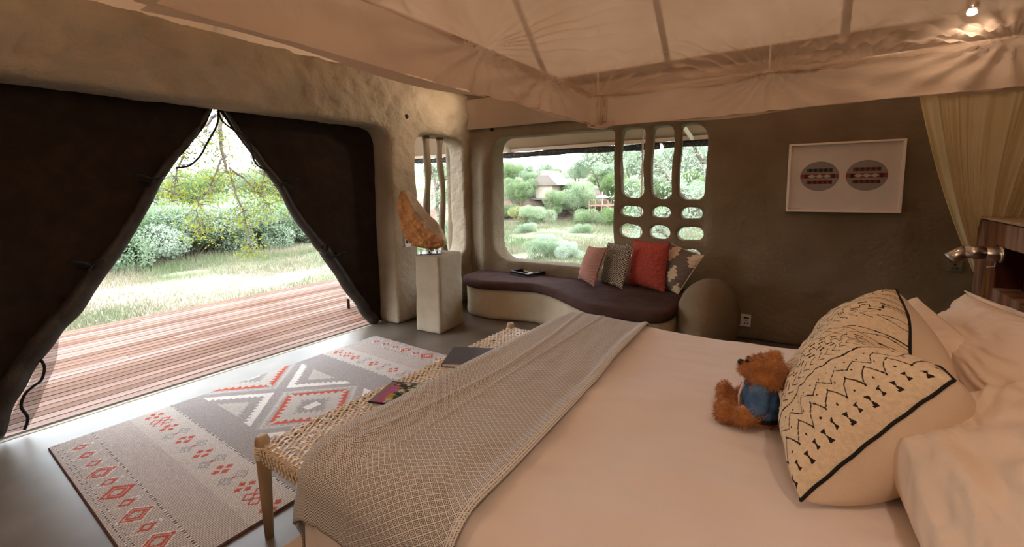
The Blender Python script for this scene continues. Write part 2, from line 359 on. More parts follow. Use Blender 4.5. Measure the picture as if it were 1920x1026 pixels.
# window glass with a thin sliding edge, set at the outer face
w1 = empty('window_1', (0, 0, 0), kind='structure')
gl = MB(); R = Matrix.Rotation(A, 3, 'Z')
gl.box(-3.5, -.8, 0, .006, .5, 2.2, R, (0, 4.764+.235, 0)); gl.build('pane', M['glass'], w1)
ge = MB(); ge.box(-1.60, -1.585, -.012, 0, .5, 2.2, R, (0, 4.764+.235, 0)); ge.build('pane_edge', M['whitefr'], w1)
w2 = empty('window_2', (-4.08, 3.96, 0), kind='structure')
gl = MB(); gl.box(-.003, .003, -.5, .55, .55, 2.2); gl.build('pane', M['glass'], w2)
for k, (y0, y1, r) in enumerate(((3.86, 3.835, .040), (4.09, 4.11, .037))):
    p = MB(); pts = []; rr = []
    for i in range(15):
        z = .58+1.60*i/14; pts.append((-3.90+.008*math.sin(i*.9+k), y1+(y0-y1)*i/14+.014*math.sin(i*.75+2*k), z)); rr.append(r+.006*math.sin(i*1.3+k)+.014*(abs(i-7)/7)**6)
    p.tube(pts, rr, 14); p.build('trim_%d' % (k+1), M['plaster2'], None, True, kind='structure')
# unseen sides of the room
b = MB(); b.box(1.30, 1.5, -2.6, 5.0, 0, 2.7); b.build('wall_right', M['plaster2'], kind='structure')
b = MB(); b.box(-4.1, 1.5, -2.8, -2.6, 0, 2.7); b.build('wall_front', M['plaster2'], kind='structure')
# canvas roof
roof = empty('ceiling', (0, 0, 0), kind='structure')
def slab(name, pts, th, mt, parent):
    b = MB(); n = (Vector(pts[1])-Vector(pts[0])).cross(Vector(pts[2])-Vector(pts[0])).normalized()*th; k = len(pts)
    b.add([Vector(p) for p in pts]+[Vector(p)+n for p in pts], [tuple(range(k-1, -1, -1)), tuple(range(k, 2*k))]+[(i, (i+1) % k, k+(i+1) % k, k+i) for i in range(k)])
    return b.build(name, mt, parent)
RY, RZ = 2.75, 4.70
slab('canvas_panel', [(-4.52, 4.80, 2.60), (1.4, 4.80, 2.60), (1.4, RY, RZ), (-4.52, RY, RZ)], .01, M['canvas'], roof)
slab('canvas_panel', [(-4.52, -2.8, 2.66), (1.4, -2.8, 2.66), (1.4, RY, RZ), (-4.52, RY, RZ)], .01, M['canvas'], roof)
gp = [(-2.8, 2.45), (4.95, 2.45), (4.95, 2.7), (RY, RZ), (-2.8, 2.66)]
slab('canvas_panel', [(-4.5, y, z) for y, z in gp], .01, M['canvas'], roof)
slab('canvas_panel', [(1.38, y, z) for y, z in gp], .01, M['canvas'], roof)
slab('canvas_panel', [(-4.5, -2.8, 2.5), (-4.5, 4.95, 2.5), (-4.0, 4.95, 2.5), (-4.0, -2.8, 2.5)], .01, M['canvas'], roof)  # strip added to close the light leak behind the left wall top
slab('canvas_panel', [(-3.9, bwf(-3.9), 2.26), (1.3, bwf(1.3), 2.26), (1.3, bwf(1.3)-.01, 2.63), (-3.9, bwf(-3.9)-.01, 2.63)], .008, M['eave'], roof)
slab('canvas_panel', [(-4.5, 4.7, 2.60), (1.4, 5.1, 2.60), (1.4, 4.7, 2.74), (-4.5, 4.45, 2.74)], .01, M['canvas'], roof)
for i, x in enumerate((-4.03, -2.64, -1.27, .14)):
    b = MB(); b.tube([(x, 4.72, 2.64), (x, RY, RZ-.05)], .032, 10); b.build('tent_pole', M['pole'], roof, True)
for y in (.5, 1.88, 3.66):
    b = MB(); b.tube([(-4.44, y, 2.45), (-4.44, y, 2.66+(y+2.8)/(RY+2.8)*(RZ-2.66)-.03 if y < RY else RZ-(y-RY)-.03)], .038, 10); b.build('tent_pole', M['pole'], roof, True)
b = MB(); b.tube([(-4.2, 5.15, 2.5), (-4.0, 4.70, 2.95)], .03, 8); b.build('tent_pole', M['pole'], roof, True)

# ------------------------------------------------------------------ outside: awning, deck, ground
aw = empty('awning', (0, 0, 0), label='pale canvas awning with a black shade net roll outside the back window', cat='awning')
slab('canvas', [(-8, 5.06, 2.86), (2.2, 5.06, 2.86), (2.2, 6.07, 2.12), (-8, 6.07, 2.12)], .008, M['awning'], aw)
b = MB(); b.box(-8, 2.2, 5.99, 6.015, 2.095, 2.145); b.build('rail', M['canvas'], aw)
b = MB(); pts = [(-8+i*.2, 6.06+.004*math.sin(i), 2.055-.006*math.sin(i*.7)) for i in range(52)]; b.tube(pts, [.045+.006*math.sin(i*1.7) for i in range(52)], 12); b.build('shade_net_roll', M['shadenet'], aw, True)
for x in (-7.2, -4.15, -1.32, 1.4):
    b = MB(); b.tube([(x-.10, 5.30, 2.42), (x, 6.0, 2.11)], .026, 10); b.build('strut', M['pole'], aw, True)
deck = empty('deck', (0, 0, 0), kind='structure')
nb = 28; bwid = (6.70-4.06)/nb
pm = None
for i in range(nb):
    x = -4.075-bwid*(i+.5)
    for seg, (y0, y1) in enumerate(((-2.5, 1.2+(i*37 % 11)*.45), (1.2+(i*37 % 11)*.45, 6.9))):
        b = MB(); b.box(-bwid/2+.005, bwid/2-.005, y0+.001, y1-.001, -.035, 0)
        o = b.build('plank', M['deckwood'], deck, bev=.002); o.location = (x, 0, random.uniform(-.001, .001))
b = MB(); b.box(-6.7, -4.1, -2.5, 6.9, -.20, -.06); b.build('gap_underlay', M['hole'], deck)  # black underlay sheet, painted shade behind the plank gaps
for y in (-2, 1, 4, 6.8):
    b = MB(); b.tube([(-6.5, y, -.2), (-6.5, y, -1.3)], .07, 10); b.build('stilt', M['bark'], deck, True)
tr = MB(); tr.box(-4.10, -4.035, -2.5, 3.2, -.10, -.003); tr.build('trim_3', M['hole'], kind='structure')
tr = MB(); tr.box(-4.035, -4.0, -2.5, 3.2, -.1, .002); tr.build('trim_4', M['plaster'], kind='structure')
def gz(x, y):
    z = -1.05+0*x
    bank = np.clip((np.hypot(x*.9, y*.95)-31.5)/5, 0, 1); z = z+1.9*bank**2*(3-2*bank)
    far = np.clip((np.hypot(x, y)-38)/40, 0, 1); return z+4*far
xs = np.linspace(-90, 60, 150); ys = np.linspace(-60, 100, 160); X, Y = np.meshgrid(xs, ys, indexing='ij')
Z = gz(X, Y); nz = vnoise(np.stack([X.ravel(), Y.ravel(), X.ravel()*0], 1), .11, 3, 3).reshape(X.shape); Z = Z+.25*nz*np.clip((np.hypot(X, Y)-9)/6, 0, 1)
inside = (X > -7) & (X < 3) & (Y > -4) & (Y < 7); Z[inside] = -1.3
g_ = grid('ground', np.stack([X, Y, Z], 2), [M['ground'], M['earth']], kind='structure')
fcx = (X[:-1, :-1]+X[1:, 1:])/2; fcy = (Y[:-1, :-1]+Y[1:, 1:])/2; rr = np.hypot(fcx*.9, fcy*.95)
g_.data.polygons.foreach_set('material_index', ((rr > 31.5) & (rr < 39)).astype(np.int32).ravel())

def leafcloud(name, n, lumps, size, seed):
    r = np.random.default_rng(seed); L_ = np.array(lumps, float); w = L_[:, 3]**2; w = w/w.sum(); k = r.choice(len(L_), n, p=w)
    d = r.normal(size=(n, 3)); d /= np.linalg.norm(d, axis=1)[:, None]; rad = (.55+.5*r.random(n)**.6)
    c = L_[k, :3]+d*rad[:, None]*L_[k, 3:4]*np.array([1, 1, .85]); 
    a = r.normal(size=(n, 3)); a /= np.linalg.norm(a, axis=1)[:, None]; b_ = np.cross(a, r.normal(size=(n, 3))); b_ /= np.linalg.norm(b_, axis=1)[:, None]
    s = size*(.6+.8*r.random(n))[:, None]
    V = np.stack([c-a*s, c-b_*s*.4, c+a*s, c+b_*s*.4], 1).reshape(-1, 3); F = np.arange(4*n).reshape(-1, 4)
    return mesh_np(name, V, F)
def stems(h, n, seed, r0=.05, spread=.8):
    r = random.Random(seed); b = MB()
    for i in range(n):
        a = 2*PI*i/n+r.random(); pts = [(0, 0, -.2)]; x = y = 0; 
        for j in range(5):
            x += math.cos(a)*spread*.22*r.uniform(.5, 1.3); y += math.sin(a)*spread*.22*r.uniform(.5, 1.3); a += r.uniform(-.5, .5)
            pts.append((x, y, h*(j+1)/5))
        b.tube(pts, [r0*(1-.16*j) for j in range(6)], 5)
    return b
plants = []
def variant(kind, seed):
    r = random.Random(seed)
    if kind == 'bush':
        lumps = [(r.uniform(-1, 1), r.uniform(-.9, .9), r.uniform(.35, 1.3), r.uniform(.45, .8)) for _ in range(11)]; return leafcloud('foliage', 16000, lumps, .042, seed), stems(1.1, 5, seed, .04, 1.2)
    lumps = [(r.uniform(-1.5, 1.5), r.uniform(-1.4, 1.4), r.uniform(2.0, 4.4), r.uniform(.6, 1.1)) for _ in range(15)]; return leafcloud('foliage', 20000, lumps, .062, seed), stems(3.6, 4, seed, .11, 1.5)
VAR = {}
for kind in ('bush', 'tree'):
    for s in range(3):
        fm, sb = variant(kind, s+(0 if kind == 'bush' else 10)); me = bpy.data.meshes.new('stem'); me.from_pydata(sb.v, [], sb.f); VAR[kind, s] = (fm, me)
def plant(name, kind, s, x, y, sc, mt, label, group, z=None, sz=1):
    fm, sm = VAR[kind, s]; z = float(gz(np.array(x), np.array(y)))-.05 if z is None else z
    e = empty(name, (x, y, z), random.random()*6, label=label, cat=kind, group=group); e.scale = (sc, sc, sc*sz)
    f = bpy.data.objects.new('foliage', fm if fm.materials and fm.materials[0] is mt else (fm.copy() if fm.materials else fm)); COL.objects.link(f); f.parent = e
    if not f.data.materials: f.data.materials.append(mt)
    elif f.data.materials[0] is not mt: f.data.materials[0] = mt
    t = bpy.data.objects.new('trunk', sm); COL.objects.link(t); t.parent = e
    if not sm.materials: sm.materials.append(M['bark'])
    return e
G = 'thicket beyond the deck'
rb = random.Random(5)
for i in range(15):   # bush line seen through the tent opening
    y = 1.5+i*.95; x = -20.5-.10*(y-5)+rb.uniform(-.5, .5)
    plant('bush', 'bush', i % 3, x, y, rb.uniform(1.15, 1.5), M['leafg'] if i % 3 else M['leaf'], 'grey-green bush in the thicket seen past the tent flaps', G)
for i in range(13):
    y = -1+i*1.7; plant('thicket_tree', 'tree', i % 3, -26-rb.uniform(0, 4), y*1.1, rb.uniform(.75, 1.0), M['leafg'] if i % 2 else M['leaf'], 'tall leafy tree rising behind the thicket past the tent flaps', 'trees behind the thicket')
for i, (x, y, s, k) in enumerate(((-17.6, 27.0, .75, 0), (-16.2, 26.6, .85, 1), (-12.6, 27.6, .7, 2), (-21.5, 27.8, .9, 0), (-10.2, 27, .8, 1), (-19.8, 28.6, .7, 2), (-8.5, 28.5, 1, 0))):
    plant('bush', 'bush', k, x, y, s, M['leafy'] if i == 0 else M['leaf'], 'bright yellow-green bush at the foot of the far bank' if i == 0 else 'green bush along the foot of the far bank', None if i == 0 else 'bushes along the far bank')
for i in range(26):
    x = -31+i*1.15+rb.uniform(-.4, .4); y = 33.2+rb.uniform(-1, 2)-abs(x+17)*.05
    if abs(x+17.9) < .8: continue
    plant('bank_tree', 'tree', i % 3, x, y, rb.uniform(.50, .78)*(.8 if x < -16 else 1), M['leafg'] if i % 3 == 0 else M['leaf'], 'leafy tree on the far bank seen through the back window', 'trees on the far bank')
for i in range(12):
    x = -34+i*2.9; plant('bank_tree', 'tree', i % 3, x, 39+rb.uniform(-1, 1.5), rb.uniform(.75, .95)*(.68 if x < -17 else 1), M['leafg'], 'leafy tree on the far bank seen through the back window', 'trees on the far bank')
for i in range(22):   # undergrowth that covers the red bank
    x = -27+i*1.05+rb.uniform(-.4, .4); y = 31.6+rb.uniform(-.8, 1.6)
    plant('bank_bush', 'bush', i % 3, x, y, rb.uniform(.45, .85), M['leafg'] if i % 2 else M['drybush'], 'loose undergrowth bush on the slope of the far bank', 'undergrowth on the far bank')
for i, (x, y, s) in enumerate(((-19.6, 29.4, .62), (-16.3, 29.2, .5), (-14.6, 30.6, .66))): plant('bank_tree', 'tree', i, x, y, s, M['leaf'], ('leafy tree overlapping the left side of the small lodge tent', 'small leafy tree overlapping the right side of the lodge tent', 'leafy tree between the lodge tent and the viewing platform')[i], None)
# scattered scrub in the meadow
for i, (x, y, s, lb) in enumerate(((-8.2, 13.6, .42, 'larger grey-green scrub bush low in the window, nearest the sill'), (-7.3, 14.2, .40, 'grey-green scrub bush just right of the larger one nearest the sill'), (-9.6, 16.8, .35, 'small scrub bush in mid meadow behind the two nearest the sill'), (-5.2, 17, .5, 'scrub bush in the meadow seen through the grille holes'), (-13.5, 21, .4, 'far scrub bush in the meadow towards the left of the big pane'), (-10.3, 21.5, .4, 'far scrub bush in the meadow towards the right of the big pane'))):
    plant('scrub_bush', 'bush', i % 3, x, y, s, M['leafg'], lb, 'low scrub in the meadow')
# grass
n = 170000; r = np.random.default_rng(3)
ang = r.uniform(math.radians(95), math.radians(178), n); dist = 6.8+26*r.random(n)**1.25
gx = np.cos(ang)*dist; gy = np.sin(ang)*dist
nn = vnoise(np.stack([gx, gy, gx*0], 1), .35, 9)
ok = ~((gx > -6.8) & (gy < 9.6) & (gx < -3.9)) & ~((gx > -4) & (gy < 6.2)) & (nn > -.45); gx, gy = gx[ok], gy[ok]; n = len(gx)
gzv = gz(gx, gy); h = (.05+.12*r.random(n))*(.6+dist[ok]/20); a = r.uniform(0, 6.28, n); wdt = .004+.0009*dist[ok]; lean = r.normal(size=(n, 2))*h[:, None]*.45
V = np.stack([np.stack([gx-np.cos(a)*wdt, gy-np.sin(a)*wdt, gzv-.1], 1), np.stack([gx+np.cos(a)*wdt, gy+np.sin(a)*wdt, gzv-.1], 1), np.stack([gx+lean[:, 0], gy+lean[:, 1], gzv+h], 1)], 1).reshape(-1, 3)
link('meadow_grass', mesh_np('g', V, np.arange(3*n).reshape(-1, 3)), M['grass'], None, label='pale green and straw-coloured grass across the meadow', cat='grass', kind='stuff')

def bough_tree(name, limbs, leaf_n, leaf_s, mt, label, trunk, seed, spread=.22, cat='tree', twig=(7, .5)):
    e = empty(name, trunk[0][:3], 0, label=label, cat=cat); T0 = Vector(trunk[0][:3]); r_ = random.Random(seed)
    b = MB(); b.tube([Vector(p[:3])-T0 for p in trunk], [p[3] for p in trunk], 10); b.build('trunk', M['bark'], e, True)
    cents = []; b = MB()
    for lb in limbs:
        P = catmull([p[:3] for p in lb], 6, False); rad = np.interp(np.linspace(0, 1, len(P)), np.linspace(0, 1, len(lb)), [p[3] for p in lb])
        P = [Vector(p)+Vector((r_.gauss(0, .015), r_.gauss(0, .015), r_.gauss(0, .015))) for p in P]
        b.tube([p-T0 for p in P], list(rad), 6)
        for i in range(2, len(P)):
            for k in range(twig[0]//2 if i < len(P)//3 else twig[0]):
                if r_.random() < .35: continue
                d = Vector((r_.gauss(0, 1), r_.gauss(0, 1), r_.gauss(-.25, .8))).normalized()*twig[1]*r_.uniform(.3, 1)
                q = P[i]; m_ = q+d*.5+Vector((0, 0, .03)); e_ = q+d
                b.tube([q-T0, m_-T0, e_-T0], [.009, .006, .003], 4, False)
                cents += [tuple(m_), tuple(e_), tuple(q+d*.75)]
    b.build('branches', M['bark'], e)
    C_ = np.array(cents); rr_ = np.random.default_rng(seed); k = rr_.integers(0, len(C_), leaf_n)
    c = C_[k]+rr_.normal(size=(leaf_n, 3))*spread*.35-np.array(T0)
    a = rr_.normal(size=(leaf_n, 3)); a[:, 2] -= .3; a /= np.linalg.norm(a, axis=1)[:, None]; b_ = np.cross(a, rr_.normal(size=(leaf_n, 3))); b_ /= np.linalg.norm(b_, axis=1)[:, None]
    s = leaf_s*(.6+.8*rr_.random(leaf_n))[:, None]
    V = np.stack([c-a*s, c-b_*s*.38, c+a*s, c+b_*s*.38], 1).reshape(-1, 3)
    link('foliage', mesh_np('foliage', V, np.arange(4*leaf_n).reshape(-1, 4)), mt, e)
    return e
bough_tree('overhanging_tree', [
    [(-9.2, 7.2, 3.3, .08), (-9.1, 5.2, 3.5, .06), (-9, 3.9, 3.1, .045), (-9, 3.7, 2.4, .03), (-9, 3.8, 1.8, .022), (-9, 4.0, 1.0, .014), (-9, 4.1, .35, .006)],
    [(-9, 3.9, 3.1, .04), (-9, 3.3, 2.5, .022), (-9, 3.0, 1.9, .014), (-9, 2.9, 1.35, .007)],
    [(-9, 3.75, 2.2, .022), (-9, 3.5, 1.7, .016), (-9, 3.25, 1.3, .01), (-9, 3.2, .8, .006)],
    [(-9, 3.8, 1.95, .022), (-9, 4.25, 1.55, .014), (-9, 4.5, 1.2, .007)],
    [(-9.1, 5.2, 3.5, .05), (-9, 4.9, 2.6, .03), (-9, 4.7, 2.0, .018), (-9, 4.85, 1.4, .008)],
    [(-9, 4.4, 3.3, .04), (-9, 4.2, 2.7, .03), (-9, 4.45, 2.0, .012), (-9, 4.3, 1.5, .007)]],
    4200, .034, M['leafy'], 'small-leaved tree whose boughs hang down beyond the tent flaps', [(-9.3, 7.6, -1.2, .18), (-9.2, 7.5, 1.4, .14), (-9.2, 7.2, 3.3, .08)], 11, .3, twig=(5, .42))
bough_tree('garden_tree', [
    [(-1.2, 9.6, .6, .07), (-2.2, 9.5, 1.3, .05), (-2.9, 9.4, 2.1, .03), (-3.6, 9.3, 2.7, .015)],
    [(-1.2, 9.6, 1.2, .06), (-1.9, 9.6, 2.0, .04), (-2.4, 9.7, 2.9, .02)],
    [(-1.2, 9.6, .1, .05), (-2.0, 9.3, .2, .04), (-2.8, 9.2, .75, .02), (-3.3, 9.2, 1.4, .01)],
    [(-2.2, 9.5, 1.3, .03), (-2.7, 9.4, .8, .02), (-3.1, 9.4, .2, .01)],
    [(-1.2, 9.6, 1.8, .06), (-1.7, 9.4, 1.3, .03), (-2.2, 9.3, .7, .015)],
    [(-1.2, 9.6, 2.2, .05), (-2.2, 9.6, 2.5, .03), (-3.3, 9.6, 2.5, .02), (-4.1, 9.6, 2.3, .01)]],
    7000, .040, M['leafg'], 'twiggy tree close outside, seen through the sculpted grille', [(-1.1, 9.6, -1.3, .16), (-1.15, 9.6, .6, .12), (-1.2, 9.6, 2.8, .06)], 21, .35, twig=(7, .5))
bough_tree('bare_tree', [
    [(-9.4, 9.6, 1.5, .06), (-8.6, 9.8, 2.3, .03), (-8.0, 9.8, 3.0, .02)], [(-9.4, 9.6, .9, .05), (-8.9, 9.6, 1.5, .03), (-8.0, 9.6, 1.8, .015)],
    [(-9.4, 9.6, .4, .05), (-8.6, 9.6, .5, .04), (-7.9, 9.6, 1.1, .02)], [(-9.4, 9.6, 1.8, .04), (-9.6, 9.6, 2.5, .02), (-9.2, 9.6, 3.2, .01)]],
    3000, .05, M['leafg'], 'crooked grey tree seen through the narrow slit window', [(-9.5, 9.6, -1.2, .06), (-9.3, 9.6, .6, .045), (-9.4, 9.6, 1.9, .03)], 31, .35, twig=(4, .5))
bough_tree('deck_side_shrub', [
    [(-7.6, 5.3, -1, .02), (-7.4, 5.0, -.3, .014), (-7.2, 5.4, .15, .008)], [(-7.6, 5.4, -1, .02), (-7.4, 5.9, -.4, .012), (-7.3, 6.3, .1, .006)], [(-7.5, 5.2, -1, .02), (-7.4, 4.6, -.5, .01), (-7.3, 4.3, -.25, .005)]],
    900, .03, M['leafy'], 'thin yellow-green shrub leaning over the far deck edge', [(-7.6, 5.3, -1.25, .04), (-7.6, 5.3, -.95, .03)], 41, .3, 'bush', twig=(3, .35))
# lodge tent and viewing platform on the far bank
hut = empty('lodge_tent', (-17.9, 30.6, 0), label='small brown lodge tent on stilts on the far bank', cat='tent')
b = MB(); b.box(-.75, .75, 0, 2.2, .75, 1.75); b.build('canvas_wall', M['hut'], hut)
b = MB(); b.add([(-1.15, -.25, 1.75), (1.35, -.25, 1.75), (.05, -.25, 2.95), (-1.15, 2.4, 1.75), (1.35, 2.4, 1.75), (.05, 2.4, 2.95)], [(0, 1, 2), (3, 5, 4), (0, 2, 5, 3), (2, 1, 4, 5), (1, 0, 3, 4)]); b.build('roof', M['thatch'], hut)
b = MB(); b.box(-.9, 1.6, -.5, 2.3, .62, .74); b.build('platform', M['thatch'], hut)
for x, y in ((-.8, -.4), (.3, -.4), (1.5, -.4)):
    b = MB(); b.tube([(x, y, .62), (x, y, -1.1)], .05, 6); b.build('stilt', M['bark'], hut)
pl = empty('viewing_platform', (-12.7, 29.4, 0), label='rust-red timber viewing platform with a white parasol on the far bank', cat='platform')
b = MB(); b.box(-.75, .75, 0, 1.5, .18, .27); b.build('floor_boards', M['redrail'], pl)
b = MB(); b.tube([(-.75, 0, .62), (.75, 0, .62)], .03, 6); b.build('rail', M['redrail'], pl)
for x in (-.72, -.25, .25, .72):
    b = MB(); b.tube([(x, 0, .62), (x, 0, -1.0)], .035, 6); b.build('post', M['redrail'], pl)
b = MB(); b.tube([(0, .7, .2), (0, .7, 1.2)], .03, 6); b.build('parasol_pole', M['pole'], pl)
b = MB(); b.lathe([(.5, .78), (.3, .92), (.02, 1.0)], (0, .7, 0), 10); b.build('parasol_canopy', M['parasol'], pl)
# wicker chair leg on the deck, mostly behind the right flap
ch = empty('deck_chair', (-4.86, 3.33, 0), label='grey wicker chair on the deck, mostly hidden by the right flap', cat='chair')
for x, y in ((0, 0), (.5, 0), (0, .5), (.5, .5)):
    b = MB(); b.tube([(x-.25+.25, y, 0), (x, y, .42)], .018, 8); b.build('leg', M['folder'], ch, True)
b = MB(); b.box(-.02, .54, -.02, .54, .12, .42); b.build('apron', M['wicker'], ch, bev=.02)
b = MB(); b.box(-.02, .54, .48, .55, .42, .85); b.build('backrest', M['wicker'], ch, bev=.02)

# ------------------------------------------------------------------ door flaps
def flap(name, edge, outer, label, ties, cordpts, gz_pts, sgn):
    e = empty(name, (0, 0, 0), label=label, cat='curtain')
    E_ = catmull(edge, 6, False); n = len(E_); nv = 60
    O_ = np.stack([np.interp(np.linspace(0, 1, n), np.linspace(0, 1, len(outer)), [p[k] for p in outer]) for k in (0, 1)], 1)
    t = np.linspace(0, 1, nv)[None, :, None]
    YZ = E_[:, None, :]*(1-t)+O_[:, None, :]*t
    x = -4.06+.012*np.sin(YZ[..., 0]*7+YZ[..., 1]*2)+.02*np.sin(t[..., 0]*20+np.arange(n)[:, None]*.05)*np.exp(-t[..., 0]*6)
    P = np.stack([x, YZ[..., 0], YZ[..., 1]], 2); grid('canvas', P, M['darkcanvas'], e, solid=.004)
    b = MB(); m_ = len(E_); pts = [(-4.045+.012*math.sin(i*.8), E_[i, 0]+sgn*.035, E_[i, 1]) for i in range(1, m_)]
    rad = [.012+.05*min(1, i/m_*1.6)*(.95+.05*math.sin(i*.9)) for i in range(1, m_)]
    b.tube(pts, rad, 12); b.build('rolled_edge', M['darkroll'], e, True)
    for (y, z, l) in ties:
        b = MB(); r_ = .075
        b.tube([(-4.04+r_*math.cos(a), y+sgn*.04+r_*math.sin(a)*.9, z+.02*math.sin(a)) for a in np.linspace(0, 2*PI, 12)], .008, 5)
        b.tube([(-3.97, y+sgn*.06, z), (-3.955, y+sgn*.12, z+.03), (-3.955, y+sgn*.16, z+.035)], .012, 5); b.tube([(-3.97, y+sgn*.05, z), (-3.95, y+sgn*.08, z-.05)], .010, 5)
        b.build('tie', M['cord'], e, True)
    for k, c in enumerate(cordpts):
        c = catmull(c, 5, False); b = MB(); b.tube([(-4.02, p[0], p[1]) for p in c], .008, 6); b.build('hem_cord', M['cord'], e, True)
    for g0, g1 in gz_pts:
        g0 = catmull(g0, 6, False); g1 = catmull(g1, 6, False); tt = np.linspace(0, 1, 5)[None, :, None]
        YZ = g0[:, None]*(1-tt)+g1[:, None]*tt; P = np.stack([np.full(YZ.shape[:2], -4.03)+.01*np.sin(YZ[..., 1]*20), YZ[..., 0], YZ[..., 1]], 2); grid('gauze_panel', P, M['gauze'], e)
    return e
flap('tent_flap', [(1.64, 2.19), (1.56, 2.03), (1.45, 1.88), (1.30, 1.68), (1.18, 1.47), (1.01, 1.17), (.86, .96), (.72, .75), (.60, .61), (.47, .42), (.37, .24), (.30, .05)],
     [(-1.25, 2.22), (-1.25, 0)], 'dark brown canvas tent flap tied back on the left of the doorway',
     [(1.22, 1.60, 1), (.84, 1.03, 1)],
     [[(1.655, 2.17), (1.64, 2.05), (1.56, 1.90), (1.50, 1.79), (1.42, 1.71), (1.33, 1.69)], [(.50, .47), (.52, .40), (.50, .32), (.46, .29), (.42, .25), (.40, .18), (.42, .10), (.40, .03)]],
     [([(1.65, 2.16), (1.62, 2.02), (1.54, 1.86), (1.42, 1.71)], [(1.63, 2.16), (1.56, 2.02), (1.45, 1.86), (1.33, 1.71)]),
      ([(.61, .60), (.59, .48), (.56, .37), (.52, .27), (.47, .14), (.41, .03)], [(.58, .60), (.50, .46), (.46, .35), (.42, .26), (.36, .15), (.31, .04)])], -1)
flap('tent_flap', [(1.665, 2.19), (1.80, 1.98), (1.93, 1.79), (2.09, 1.55), (2.28, 1.19), (2.46, .95), (2.50, .91), (2.69, .58), (2.86, .32), (2.98, .12), (3.06, .03)],
     [(2.2, 2.22), (3.22, 2.22), (3.24, 1.6), (3.24, .8), (3.24, 0)], 'dark brown canvas tent flap tied back on the right of the doorway',
     [(2.10, 1.58, 1), (2.55, .84, 1)],
     [[(1.655, 2.17), (1.68, 2.08), (1.77, 2.01), (1.87, 1.95), (1.89, 1.83), (1.93, 1.73), (2.03, 1.69)], [(2.80, .42), (2.93, .27), (3.0, .12), (3.10, .02)]],
     [([(1.80, 1.96), (1.84, 1.82), (1.93, 1.70), (2.06, 1.58)], [(1.86, 1.96), (1.93, 1.82), (2.0, 1.72), (2.09, 1.6)])], 1)

# ------------------------------------------------------------------ built-in window bench, seat pad, armrest
front = [(-3.52, 4.22), (-3.48, 3.98), (-3.30, 3.86), (-3.05, 3.84), (-2.78, 3.92), (-2.50, 4.0), (-2.25, 3.93), (-1.97, 3.76), (-1.63, 3.55), (-1.33, 3.53), (-1.08, 3.58), (-.97, 3.68), (-.94, 3.85), (-.96, 4.15)]
fr = catmull(front, 6, False)
wb = empty('window_bench', (-2.2, 4.2, 0), label='built-in plaster bench curving under the back window', cat='bench')
base = [(p[0]*.985-.03, p[1]+.05) for p in fr]+[(-.6, 4.6), (-.6, 4.78), (-3.72, 4.55)]
base[0] = (-3.62, 4.3)
me = plate([(a, b) for a, b in base], [], .36, .02, .03, 3); V = getV(me); V += (.008*vnoise(V, 5, 8, 2))[:, None]*np.array([1, 1, .3]); V -= np.array([-2.2, 4.2, 0]); setV(me, V); link('bench_base', me, M['benchpl'], wb, True)
# armrest: domed lump between bench and wall
b = bmesh.new(); bmesh.ops.create_icosphere(b, subdivisions=4, radius=1); me = bpy.data.meshes.new('armrest'); b.to_mesh(me); b.free()
V = getV(me); rad = np.hypot(V[:, 0], V[:, 1]); z = V[:, 2]
V2 = V.copy(); V2[:, 0] = V[:, 0]*.255*(1+.12*np.clip(-z, 0, 1)); V2[:, 1] = V[:, 1]*.54*(1+.1*np.clip(-z, 0, 1)); V2[:, 2] = np.where(z > 0, .30+.345*np.clip(z, 0, 1)**.85, .30+.36*z)
V2 += (.010*vnoise(V2, 6, 4, 2))[:, None]; V2 += np.array([-.752, 4.28, 0])-np.array([-2.2, 4.2, 0]); setV(me, V2); link('armrest', me, M['plaster2'], wb, True)
pad = [(p[0], p[1]) for p in fr]+[(-.95, 4.45), (-.97, 4.66), (-1.6, 4.62), (-2.6, 4.53), (-3.35, 4.46), (-3.58, 4.42)]
me = plate(pad, [], .105, .012, .018, 9); V = getV(me); V[:, 2] += .357; V[:, 2] += .004*vnoise(V, 4, 3, 2)
c = V.mean(0); c[2] = .36; setV(me, V-c); o = link('seat_pad', me, M['mauve'], None, True, label='long dark mauve seat pad with an S-curved front on the window bench', cat='seat cushion'); o.location = c
# small tray with things in it
ty = empty('tray', (-2.84, 4.45, .462), math.radians(-15), label='small black lacquer tray on the seat pad under the window', cat='tray')
b = MB(); b.box(-.16, .16, -.14, .14, 0, .008)
for q in ((-.16, .16, -.14, -.125), (-.16, .16, .125, .14), (-.16, -.145, -.125, .125), (.145, .16, -.125, .125)): b.box(*q, .008, .038)
b.build('tray_body', M['black'], ty, bev=.002)
b = MB(); b.tube([(-.07, .02, .024), (-.01, .0, .024), (.03, .03, .024)], .012, 8); b.build('curio', M['wood'], ty, True)
b = MB(); b.lathe([(.03, .008), (.036, .02), (.03, .028), (.004, .03)], (.07, -.02, 0), 12); b.build('lid', M['pillow'], ty, True)

